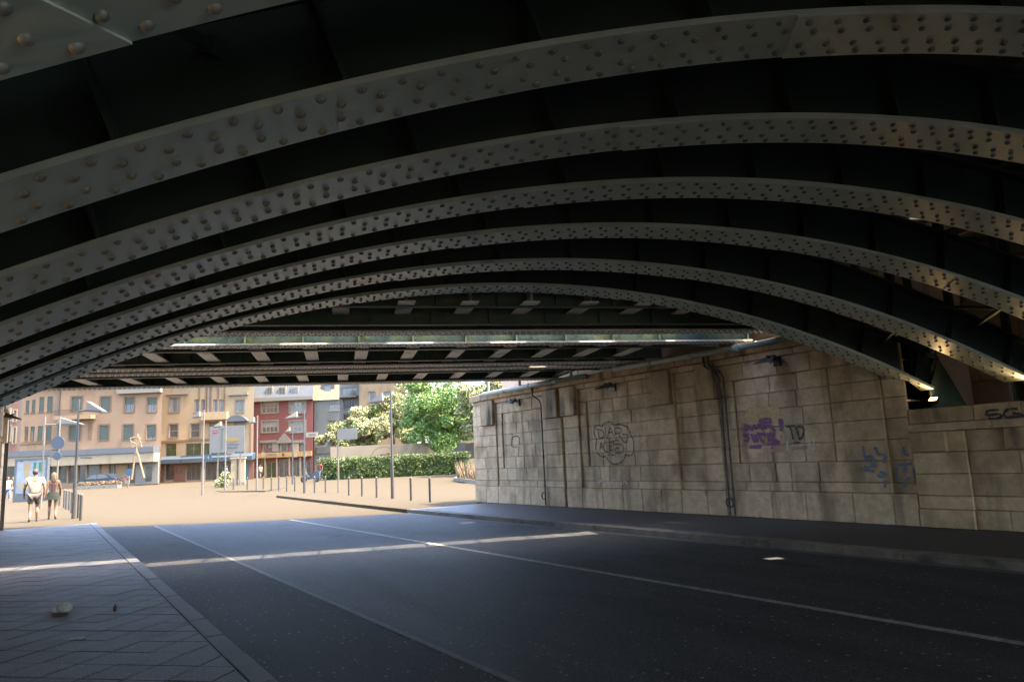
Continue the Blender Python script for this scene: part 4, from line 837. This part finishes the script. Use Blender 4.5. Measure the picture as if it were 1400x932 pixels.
# hedge: woody core and leaf shell
h0, h1 = on_d(436, 640, 66)[0], on_d(642, 640, 66)[0]
def hp(a, d, z): p = CR * a + CF * (66 + d); return (p[0], p[1], z)
O = hp((h0 + h1) / 2, 0, zg(66) - .1); e = empty('hedge', O, 'long clipped green hedge behind the bollards', 'hedge')
MB().fbox(66, h0 + .4, h1 - .4, O[2], O[2] + 1.45, .45, 1.1).build('twig_core', 'leaf', e, O)
cs, rs = [], []
for i in range(520): a = h0 + (h1 - h0) * ((i * .618) % 1); z = random.uniform(.1, 1.72) if i % 4 else 1.7; d = .12 if i % 4 else random.uniform(0, 1.4); cs.append(hp(a, d, O[2] + z)); rs.append(random.uniform(.2, .34))
leaves('foliage', cs, rs, 46000, .06, 'leaf', e, O, 21, 1.0)
# painted wall behind the hedge
a0, a1 = on_d(452, 640, 76)[0], on_d(668, 640, 76)[0]; pw = CR * ((a0 + a1) / 2) + CF * 76; O = (pw[0], pw[1], zg(76))
e = empty('painted_garden_wall', O, 'long low garden wall with round white and orange murals behind the hedge', 'wall')
MB().fbox(76, a0, a1, O[2] - .2, O[2] + 3.0, 0, .3).build('wall_body', 'white', e, O)
def mural(px, py, rx, ry, m, k):
    a, z = on_d(px, py, 76); mb = MB(); pts = []
    for i in range(24): t_ = 2 * math.pi * i / 24; p = CR * (a + rx * math.cos(t_)) + CF * (76 - .004 * k); pts.append((p[0], p[1], z + ry * math.sin(t_)))
    mb.quad(*pts); mb.build('mural', m, e, O)
for px, py in ((525, 620), (583, 619)): mural(px, py, 1.25, .75, 'orange_glow', 1); mural(px, py, 1.1, .62, 'white', 2); mural(px - 2, py + 3, .35, .2, 'sign_red', 3); mural(px + 5, py + 2, .3, .25, 'sign_red', 3)
mural(633, 617, 1.6, .9, 'slate', 1); mural(648, 615, 1.0, .8, 'black', 2)
# planting bed at the end of the wall
O = (22.9, 42.6, 0); e = empty('planting_bed', O, 'raised planting bed of dry ornamental grasses beside the wall end', 'planting bed')
ring = [on_z(620, 657), on_z(655, 661.5)]; A_ = Vector(ring[0]); B_ = Vector(ring[1]); A_.z = B_.z = -.004; back = Vector((CF[0], CF[1], 0)) * 9; B2 = B_ + (B_ - A_) * .9
MB().prism([A_, B2, B2 + back, A_ + back], (0, 0, .22)).build('bed_kerb', 'kerb', e, O)
gm_ = MB(); g = random.Random(4)
for i in range(1500):
    u, v = g.random(), g.random() ** 1.6; p = A_ + (B2 - A_) * (.06 + .9 * u) + back * (.04 + .9 * v); L_ = g.uniform(.4, 1.35) * (.55 + .5 * math.sin(u * 7 + v * 5) ** 2); d = Vector((g.uniform(-.4, .4), g.uniform(-.4, .4), 1)); q = p + d * L_; q.z += .2; p.z = .2; s_ = Vector((g.uniform(-1, 1), g.uniform(-1, 1), 0)) * .035
    gm_.v += [tuple(p - s_), tuple(p + s_), tuple((p + q) / 2 + s_ * 1.4), tuple(q)]; k = len(gm_.v); gm_.f.append((k - 4, k - 3, k - 2, k - 1))
gm_.build('grasses', 'straw', e, O, kind='stuff')
O = place(305, 60); leaves('sapling', [(O[0], O[1], O[2] + .5), (O[0] + .2, O[1], O[2] + .9), (O[0] - .2, O[1], O[2] + .3)], [.5, .4, .5], 900, .09, 'leaf_light', None, O, 31); tag(bpy.data.objects['sapling'], 'small bushy green weed at the corner of the traffic island', 'plant')

# ------------------------------------------------------------------ street furniture
def bollard(px, py, label, grp):
    p = on_z(px, py); e = empty('bollard', (p[0], p[1], 0), label, 'bollard', grp)
    MB().tube((0, 0, -.1), (0, 0, .86), .045, n=12).build('post', 'pole', e); MB().tube((0, 0, .862), (0, 0, .9), .045, .03, n=12).build('cap', 'cornice', e)
for px, py in ((445, 673), (477, 677), (495, 678), (515, 680), (562, 684), (588, 686)): bollard(px, py, 'grey steel bollard on the forecourt before the hedge', 'bollards before the hedge')
for px, py in ((319, 670), (338, 670), (360, 669), (371, 670), (381, 670), (392, 670), (403, 670), (430, 673)): bollard(px, py, 'slim grey bollard on the kerb before the red and cream houses', 'bollards before the red and cream houses')
for px, py in ((81, 691), (87, 694), (90, 696), (94, 697), (97.5, 701), (101.5, 704), (106.5, 708), (110, 711)): bollard(px, py, 'grey steel bollard along the pavement edge beside the walking couple', 'bollards beside the walking couple')
# traffic island
pts = [on_z(267, 667, 0), on_z(302, 672, 0), on_z(362, 671, 0)]
isl = MB().prism([(pts[0][0], pts[0][1], -.1), (pts[1][0], pts[1][1], -.1), (pts[2][0], pts[2][1], -.1), (17, 58, -.1), (15, 76, -.1)], (0, 0, .13)).build('traffic_island', 'ground'); isl['kind'] = 'structure'
def lamp(px, ptop, height, arm, label, m='pole', head='sign_grey', rise=.33):
    # distance from the lamp's height: its top is `height` above the square
    r = ray(px, ptop); D = 60.0
    for _ in range(6): z = zg(D) - .05 + height; s_ = (z - HCAM) / r[2]; D = float((r * s_)[:2] @ CF)
    P = r * s_; O = (P[0], P[1], zg(D) - .05); e = empty('street_lamp', O, label, 'street lamp', 'street lamps on the square')
    MB().tube((0, 0, -.1), (0, 0, height * .3), .075, .07, 12).tube((0, 0, height * .3), (0, 0, height), .05, .04, 12).build('pole', m, e)
    sg_ = 1 if arm > 0 else -1; R3 = Vector((CR[0], CR[1], 0)); za = height - .42; L_ = abs(arm)
    MB().tube(Vector((0, 0, za)), R3 * arm + Vector((0, 0, za - .02)), .03, n=8).build('arm', m, e)
    w = Vector((CF[0], CF[1], 0)) * .16; p0 = R3 * (arm * .42) + Vector((0, 0, za + .02)); p1 = R3 * (arm * 1.12) + Vector((0, 0, za - .04)); p2 = R3 * (arm * .44) + Vector((0, 0, za + rise))
    poly = [p0 - w, p1 - w, p2 - w]; poly = poly if sg_ > 0 else poly[::-1]
    MB().prism(poly, w * 2).build('sail_reflector', head, e)
    MB().prism([p0 - w * 1.3 - Vector((0, 0, .07)), p1 - w * 1.3 - Vector((0, 0, .05)), p1 - w * 1.3 - Vector((0, 0, .005)), p0 - w * 1.3 - Vector((0, 0, .005))], w * 2.6).build('luminaire', 'pole', e)
lamp(108, 546, 4.35, .85, 'dark street lamp with sail shaped head beside the bollards and walking couple')
lamp(62, 569, 4.6, 1.7, 'pale street lamp rising behind the advertising box', 'pole_white')
lamp(279, 560, 5.4, -.6, 'slim street lamp with a blue square sign on its pole', 'pole_white')
lamp(309, 574, 5.0, -.8, 'slim street lamp in front of the big grey direction sign', 'pole_white', 'sign_white')
lamp(352, 568, 5.0, -.5, 'pale street lamp before the edge of the red house', 'pole_white', 'sign_white')
lamp(416, 560, 4.9, -1.0, 'grey street lamp with white arrow sign before the red house', 'pole', 'sign_white')
lamp(400, 582, 4.6, -.5, 'thin street lamp behind the bollards at the bank', 'pole', 'sign_white')
lamp(534, 534, 4.55, -.8, 'tall grey street lamp standing before the hedge and round tree')
def board(name, px0, py0, px1, py1, D, m, th=.06, parent=None, O=None, d=0):
    a0, z1 = on_d(px0, py0, D); a1, z0 = on_d(px1, py1, D); return MB().fbox(D, a0, a1, z0, z1, d, d + th), (a0, a1, z0, z1)
def sign(name, label, px0, py0, px1, py1, D, m, posts, extra=(), cat='sign'):
    mb, (a0, a1, z0, z1) = board(name, px0, py0, px1, py1, D, m); p = CR * ((a0 + a1) / 2) + CF * D; O = (p[0], p[1], zg(D) - .1); e = empty(name, O, label, cat); mb.build('panel', m, e, O)
    for px in posts: a, _ = on_d(px, py1, D); q = CR * a + CF * (D + .1); MB().tube((q[0], q[1], O[2]), (q[0], q[1], z1 - .05), .05, n=8).build('post', 'pole_white', e, O)
    for i, (x0, y0, x1, y1, mm) in enumerate(extra): b, _ = board('x', x0, y0, x1, y1, D, mm, .01, d=-.012 - .003 * i); b.build('marking', mm, e, O)
    return e, O
sign('direction_sign', 'big grey direction sign with yellow bar and red no entry symbol', 287, 583, 334, 617, 62, 'sign_grey', (297.5, 328), ((291, 588, 297, 592, 'sign_red'), (292.3, 589.6, 295.7, 590.5, 'sign_white'), (303, 587, 304, 613, 'slate'), (300, 585.5, 307, 586.5, 'slate'), (310, 598.5, 326, 602.5, 'sign_yellow'), (310, 607, 327, 607.8, 'slate'), (310, 611, 325, 611.8, 'slate')))
sign('small_board', 'small blank grey board on a thin post before the hedge', 461, 586, 488, 600, 40, 'sign_grey', (461.5,))
sign('square_sign', 'blue square sign with white symbol on the slim lamp pole', 280.5, 621, 289, 630, 66, 'sign_blue', (279.5,), ((283, 624.5, 286.5, 625.3, 'sign_white'), (284.3, 623, 285.2, 627.5, 'sign_white')))
sign('arrow_sign', 'white arrow shaped direction sign on the grey lamp before the red house', 418, 591, 434, 597, 47, 'sign_white', (), ((422, 593.2, 431, 594.4, 'slate'),))
sign('barrier_board', 'red and white striped warning board by the flower planter', 171, 649, 177, 660, 70, 'sign_white', (174,), ((171, 650, 174, 653, 'sign_red'), (173, 653, 177, 656.5, 'sign_red')))
def disc_sign(px, py, r, D, label, m, twin=False):
    a, z = on_d(px, py, D); p = CR * a + CF * D; O = (p[0], p[1], zg(D) - .1); e = empty('round_sign', O, label, 'sign')
    MB().tube((p[0], p[1], z), (p[0] - CF[0] * .03, p[1] - CF[1] * .03, z), r, n=24).build('disc', m, e, O)
    if twin: MB().tube((p[0], p[1], z - r * 2), (p[0] - CF[0] * .03, p[1] - CF[1] * .03, z - r * 2), r * .6, n=20).build('lower_disc', m, e, O)
    MB().tube((p[0] + CF[0] * .06, p[1] + CF[1] * .06, O[2]), (p[0] + CF[0] * .06, p[1] + CF[1] * .06, z + r * (4.0 if twin else 1)), .035, n=8).build('post', 'pole_white', e, O)
disc_sign(79.5, 605, .3, 34, 'dark back of a round traffic sign above the woman', 'sign_back', True)
disc_sign(176, 645.5, .33, 69, 'small blue round sign beside the striped warning board', 'sign_blue')
o = MB().tube(tuple(on_z(92, 668)[:2]) + (0,), tuple(on_z(92, 668)[:2]) + (3.4,), .04, n=8).build('thin_post', 'pole'); tag(o, 'thin bare grey post beside the dark street lamp', 'post')
# two pale advertising pillars
for px in (320.5, 331):
    O = place(px, 64); e = empty('pale_pillar', O, 'pale square pillar with cap before the cream house', 'pillar', 'pale pillars before the cream house')
    MB().box(-.24, .24, -.24, .24, 0, 2.2).build('shaft', 'white', e); MB().box(-.3, .3, -.3, .3, 2.203, 2.35).build('capital', 'white', e); MB().box(-.29, .29, -.29, .29, 0, .25).build('foot', 'cornice', e); e.rotation_euler.z = -.4
# advertising light box
D = 49.5; a0, z1 = on_d(20.5, 627, D); a1, z0 = on_d(62.5, 684, D); p = CR * ((a0 + a1) / 2) + CF * D; O = (p[0], p[1], 0)
e = empty('advertising_box', O, 'blue framed advertising light box with drink poster behind the man', 'advertising box')
fm = MB(); fw = .12
fm.fbox(D, a0, a0 + fw, .0, z1, 0, .25).fbox(D, a1 - fw, a1, .0, z1, 0, .25).fbox(D, a0 + fw, a1 - fw, z1 - fw, z1, 0, .25).fbox(D, a0 + fw, a1 - fw, 0, .55, 0, .25).fbox(D, a0 + fw, a1 - fw, .55, z1 - fw, .1, .25); fm.build('frame', 'slate', e, O)
M['poster'] = mat('poster_print_ink', (0.0823, 0.1255, 0.1741), (0.1730, 0.1968, 0.2057), .9, .35); M['beer'] = mat('poster_drink', (0.1954, 0.1371, 0.0577), rough=.4); M['bottle_green'] = mat('poster_green', (0.0190, 0.0835, 0.0316), rough=.4)
po = MB().fbox(D, a0 + fw, a1 - fw, .553, z1 - fw, .05, .098).build('poster', 'poster', e, O)
W_ = a1 - a0
def pshape(fx0, fx1, z0_, z1_, m_, k): MB().fbox(D, a0 + W_ * fx0, a0 + W_ * fx1, z0_, z1_, .045 - .004 * k, .049 - .004 * k).build('poster_print', m_, po, O)
for i in range(6): pshape(.26 + .01 * i, .48 - .01 * i, 1.5 + (5 - i) * .16, 1.655 + (5 - i) * .16, 'beer', 0)
pshape(.25, .49, 2.46, 2.6, 'sign_white', 0); pshape(.12, .85, .75, 1.25, 'sign_white', 0); pshape(.56, .64, 1.9, 2.55, 'bottle_green', 0); pshape(.72, .80, 1.9, 2.55, 'bottle_green', 0); pshape(.14, .24, 2.62, 2.7, 'slate', 0)
# white sculpture of crossed bars
D = 78; a, _ = on_d(190, 640, D); p = CR * a + CF * D; O = (p[0], p[1], zg(D) - .1); e = empty('pale_sculpture', O, 'tall pale abstract sculpture with splayed legs before the ochre house', 'sculpture')
def sp(px, py): a, z = on_d(px, py, D); p = CR * a + CF * D; return (p[0], p[1], z)
MB().tube(sp(180, 655), sp(185.5, 618), .11, .08, 10).build('leg', 'tan', e, O); MB().tube(sp(197, 653), sp(188, 618), .11, .08, 10).build('leg', 'tan', e, O)
MB().tube(sp(186.8, 620), sp(186.8, 606), .09, .07, 10).build('stem', 'tan', e, O)
for q in ([(178, 599), (182, 612)], [(178, 599), (187, 597)], [(188, 593), (194, 611)], [(182, 612), (194, 604)], [(187, 597), (193, 600)], [(181, 604), (190, 609)]): MB().tube(sp(*q[0]), sp(*q[1]), .07, .05, 8).build('crown_bar', 'tan', e, O)
# flower planters before the ochre house
for i, (x0, x1) in enumerate(((105, 121), (122, 142), (143, 161))):
    D = 74; a0, a1 = on_d(x0, 655, D)[0], on_d(x1, 655, D)[0]; p = CR * ((a0 + a1) / 2) + CF * D; O = (p[0], p[1], zg(D) - .1); e = empty('flower_planter', O, 'low pale planter of cream blossom before the parked blue car', 'planter', 'planters before the blue car')
    MB().fbox(D, a0, a1, O[2], O[2] + .35, 0, .8).build('trough', 'cornice', e, O)
    leaves('blossom', [hp2 for hp2 in [tuple(list(CR * (a0 + (a1 - a0) * (j + .5) / 6) + CF * (D + .4)) + [O[2] + .5]) for j in range(6)]], [.3] * 6, 700, .07, 'straw', e, O, 40 + i)
# parked car
D = 77; a, _ = on_d(135, 650, D); p = CR * a + CF * D; O = (p[0], p[1], zg(D) - .1); e = empty('parked_car', O, 'dark blue hatchback car parked behind the flower planters', 'car'); e.rotation_euler.z = math.atan2(CR[1], CR[0])
prof = [(-2.05, .30), (-2.1, .62), (-1.95, .80), (-1.0, .95), (-.35, 1.40), (.2, 1.48), (1.2, 1.44), (1.85, 1.0), (2.05, .92), (2.08, .45), (1.95, .28)]
MB().prism([(x, -.82, z) for x, z in prof], (0, 1.64, 0)).build('body', 'car', e)
for nm, pl in (('side_window', [(-.85, .97), (-.28, 1.36), (.25, 1.41), (.25, .97)]), ('side_window', [(.33, .97), (.33, 1.41), (1.1, 1.38), (1.5, 1.02)])):
    for y in (-.835, .822): MB().prism([(x, y, z) for x, z in pl], (0, .013, 0)).build(nm, 'glass_blue', e)
for x in (-1.3, 1.3):
    for y in (-.84, .66): w_ = MB().tube((x, y, .3), (x, y + .18, .3), .3, n=18).build('wheel', 'tyre', e); MB().tube((x, y - .01, .3), (x, y + .19, .3), .18, n=14).build('rim', 'cornice', w_)
for y in (-.7, .45): MB().box(-2.12, -2.06, y, y + .25, .6, .72).build('headlight', 'sign_white', e); MB().box(2.07, 2.1, y, y + .25, .7, .85).build('tail_light', 'sign_red', e)
# motor scooter near the hedge
O = place(424, 62); e = empty('motor_scooter', O, 'dark motor scooter parked beside the hedge end', 'scooter'); e.rotation_euler.z = .9
for y in (-.55, .55): w_ = MB().tube((-.06, y, .25), (.06, y, .25), .25, n=18).build('wheel', 'tyre', e); MB().tube((-.065, y, .25), (.065, y, .25), .13, n=12).build('rim', 'cornice', w_)
MB().quadbox([(-.16, -.75, .35), (.16, -.75, .35), (.16, .05, .25), (-.16, .05, .25), (-.12, -.7, .75), (.12, -.7, .75), (.14, -.05, .68), (-.14, -.05, .68)]).build('body', 'car', e)
MB().quadbox([(-.2, .1, .22), (.2, .1, .22), (.2, .35, .3), (-.2, .35, .3), (-.18, .38, .95), (.18, .38, .95), (.16, .48, .95), (-.16, .48, .95)]).build('leg_shield', 'black', e)
MB().box(-.13, .13, -.72, .02, .76, .86).build('seat', 'black', e); MB().tube((-.32, .38, 1.05), (.32, .38, 1.05), .02, n=8).tube((0, .42, .9), (0, .38, 1.05), .03, n=8).build('handlebar', 'black', e); MB().box(-.16, .16, .1, .8, .3, .36).build('footboard', 'black', e)

# ------------------------------------------------------------------ people
def skinmesh(name, joints, edges, m, parent, root, sub=2):
    bm = bmesh.new(); lay = bm.verts.layers.skin.verify(); vs_ = {}
    for k, (co, r_) in joints.items():
        v = bm.verts.new(co); rr = r_ if isinstance(r_, tuple) else (r_, r_); v[lay].radius = rr; v[lay].use_root = (k == root); vs_[k] = v
    for a, b in edges: bm.edges.new((vs_[a], vs_[b]))
    me = bpy.data.meshes.new(name); bm.to_mesh(me); bm.free(); me.materials.append(M[m])
    o = bpy.data.objects.new(name, me); COL.objects.link(o); o.parent = parent
    s1 = o.modifiers.new('skin', 'SKIN'); s1.use_smooth_shade = True; s2 = o.modifiers.new('sub', 'SUBSURF'); s2.levels = sub; s2.render_levels = sub
    return o
def person(pos, head_z, label, look, stride=1, height=1.78, group=None):
    e = empty('person', (pos[0], pos[1], pos[2] if len(pos) > 2 else 0), label, 'person', group); e.rotation_euler.z = head_z; k = height / 1.78; e.scale = (k, k, k)
    w = look.get('w', 1.0); s = stride
    J = {'pel': ((0, 0, .95), (.15 * w, .11)), 'bel': ((0, 0, 1.1), (.135 * w, .10)), 'che': ((0, 0, 1.32), (.165 * w, .11)), 'nb': ((0, 0, 1.47), .065), 'nk': ((0, .01, 1.53), .055), 'hd': ((0, .03, 1.62), (.075, .09)), 'ht': ((0, .02, 1.72), (.072, .085)), 'nose': ((0, .125, 1.62), .014)}
    E = [('pel', 'bel'), ('bel', 'che'), ('che', 'nb'), ('nb', 'nk'), ('nk', 'hd'), ('hd', 'ht'), ('hd', 'nose')]
    for sd, nm in ((-1, 'l'), (1, 'r')):
        f = sd * s
        J.update({nm + 'sh': ((sd * .19 * w, 0, 1.41), .065), nm + 'el': ((sd * (.25 * w + .01), -.03 - .05 * f, 1.14), .045), nm + 'wr': ((sd * (.25 * w + .01), .07 - .12 * f, .90), .032), nm + 'pa': ((sd * (.25 * w), .09 - .13 * f, .83), (.022, .04)),
                  nm + 'hip': ((sd * .095, 0, .88), .088), nm + 'kn': ((sd * .105, .04 + .10 * f, .49), .06), nm + 'ca': ((sd * .105, -.02 + .06 * f, .33), .056), nm + 'an': ((sd * .105, -.02 + .10 * f if f > 0 else -.20, .09 if f > 0 else .13), .038), nm + 'to': ((sd * .12, .15 + .10 * f if f > 0 else -.08, .035), .034)})
        E += [('che', nm + 'sh'), (nm + 'sh', nm + 'el'), (nm + 'el', nm + 'wr'), (nm + 'wr', nm + 'pa'), ('pel', nm + 'hip'), (nm + 'hip', nm + 'kn'), (nm + 'kn', nm + 'ca'), (nm + 'ca', nm + 'an'), (nm + 'an', nm + 'to')]
        px_, py_, pz_ = J[nm + 'pa'][0]
        for fi, (dy, L_) in enumerate(((-.028, .06), (-.01, .075), (.01, .08), (.028, .07))): J[nm + 'f%d' % fi] = ((px_ - sd * .01, py_ + dy, pz_ - L_), .008); E.append((nm + 'pa', nm + 'f%d' % fi))
        J[nm + 'th'] = ((px_ - sd * .02, py_ + .05, pz_ - .02), .009); E.append((nm + 'pa', nm + 'th'))
    skinmesh('body', J, E, look.get('skin', 'skin'), e, 'pel')
    def sub_(keys, grow, extra=None):
        jj = {q: (J[q][0], tuple(x + grow for x in (J[q][1] if isinstance(J[q][1], tuple) else (J[q][1], J[q][1])))) for q in keys}; jj.update(extra or {}); return jj, [x for x in E if x[0] in jj and x[1] in jj]
    if look['top'] == 'shirt':
        jj, ee = sub_(['pel', 'bel', 'che', 'nb', 'lsh', 'rsh'], .028)
        for sd, nm in ((-1, 'l'), (1, 'r')): a = Vector(J[nm + 'sh'][0]); b = Vector(J[nm + 'el'][0]); jj[nm + 'sl'] = (tuple(a.lerp(b, .75)), (.075, .075)); ee.append((nm + 'sh', nm + 'sl'))
        jj['hem'] = ((0, 0, .84), (.185 * w, .14)); ee.append(('pel', 'hem')); skinmesh('shirt', jj, ee, look['topm'], e, 'bel')
    else:
        jj, ee = sub_(['pel', 'bel', 'che'], .016); jj['ct'] = ((0, 0, 1.38), (.15 * w, .10)); ee.append(('che', 'ct')); skinmesh('top', jj, ee, look['topm'], e, 'bel')
    if look['low'] == 'skirt':
        mb = MB(); n_ = 20; prev = None
        for z, r_ in ((1.02, .155), (.92, .20), (.74, .27)):
            mb.v += [(r_ * math.cos(2 * math.pi * i / n_) * (1 + .05 * math.sin(i * 4)), r_ * .8 * math.sin(2 * math.pi * i / n_) * (1 + .05 * math.sin(i * 4)), z) for i in range(n_)]
        for q in range(2):
            for i in range(n_): j = (i + 1) % n_; mb.f.append((q * n_ + i, q * n_ + j, (q + 1) * n_ + j, (q + 1) * n_ + i))
        mb.build('skirt', look['lowm'], e, smooth=True)
    else:
        jj, ee = sub_(['pel', 'lhip', 'rhip'], .03)
        for nm in 'lr': a = Vector(J[nm + 'hip'][0]); b = Vector(J[nm + 'kn'][0]); q = .8 if look['low'] == 'shorts' else 1.0; jj[nm + 'k'] = (tuple(a.lerp(b, q)), .09 if q < 1 else .075); ee.append((nm + 'hip', nm + 'k'))
        if look['low'] == 'trousers':
            for nm in 'lr': jj[nm + 'a'] = (J[nm + 'an'][0], .06); ee.append((nm + 'k', nm + 'a'))
        skinmesh('shorts' if look['low'] == 'shorts' else 'trousers', jj, ee, look['lowm'], e, 'pel')
    for nm in 'lr':
        a, b = J[nm + 'an'][0], J[nm + 'to'][0]; skinmesh('shoe', {'a': ((a[0], a[1] - .03, a[2] - .02), .045), 'b': (b, .042), 'c': ((b[0], b[1] + .06, b[2]), .035)}, [('a', 'b'), ('b', 'c')], look.get('shoe', 'shoe'), e, 'a', 1)
    hb = MB().ball((0, .005, 1.665), .093, .105, .105, 14, 10)
    if look.get('long'): hb.ball((0, -.075, 1.54), .085, .05, .19, 12, 8)
    hb.v = [v if v[1] < .085 or v[2] > 1.68 else (v[0] * .85, .06, v[2]) for v in hb.v]; hb.build('hair', look['hair'], e, smooth=True)
    for sx in (-1, 1): MB().ball((sx * .03, .108, 1.64), .012, nu=8, nv=6).build('eye', 'sign_white', e)
    MB().box(-.025, .025, .105, .112, 1.565, 1.575).build('mouth', 'sign_red', e)
    return e
pm = on_z(45, 713); pw_ = on_z(71, 709.5)
person(pm, .05, 'man in white T-shirt and grey shorts walking away beside the woman', dict(top='shirt', topm='white_cloth', low='shorts', lowm='grey_cloth', hair='hair_brown', w=1.12, skin='skin'), 1, 1.84)
person(pw_, -.05, 'woman with blond hair, dark strapless top and green skirt walking away', dict(top='bare', topm='dark_cloth', low='skirt', lowm='green_cloth', hair='hair_blond', w=.88, long=True), -1, 1.70)
p = on_z(17, 683); person(p, 2.6, 'distant person in red top and pale trousers beside the advertising box', dict(top='shirt', topm='red_cloth', low='trousers', lowm='white_cloth', hair='hair_brown'), 1, 1.7)
p = on_z(9.5, 684); person(p, 3.3, 'distant person in white top and dark trousers left of the one in red', dict(top='shirt', topm='white_cloth', low='trousers', lowm='blue_cloth', hair='hair_brown'), -1, 1.72)
p = place(356, 96); person(p, .4, 'distant person in white top before the bank window', dict(top='shirt', topm='white_cloth', low='trousers', lowm='grey_cloth', hair='hair_brown'), 1, 1.75)
p = place(310, 84); person(p, 1.2, 'distant person in dark top before the cream house shop windows', dict(top='shirt', topm='blue_cloth', low='trousers', lowm='grey_cloth', hair='hair_brown'), 1, 1.75)
p = place(437, 66); person(p, 2.0, 'distant person in red top and dark trousers by the scooter', dict(top='shirt', topm='red_cloth', low='trousers', lowm='blue_cloth', hair='hair_brown'), -1, 1.75)
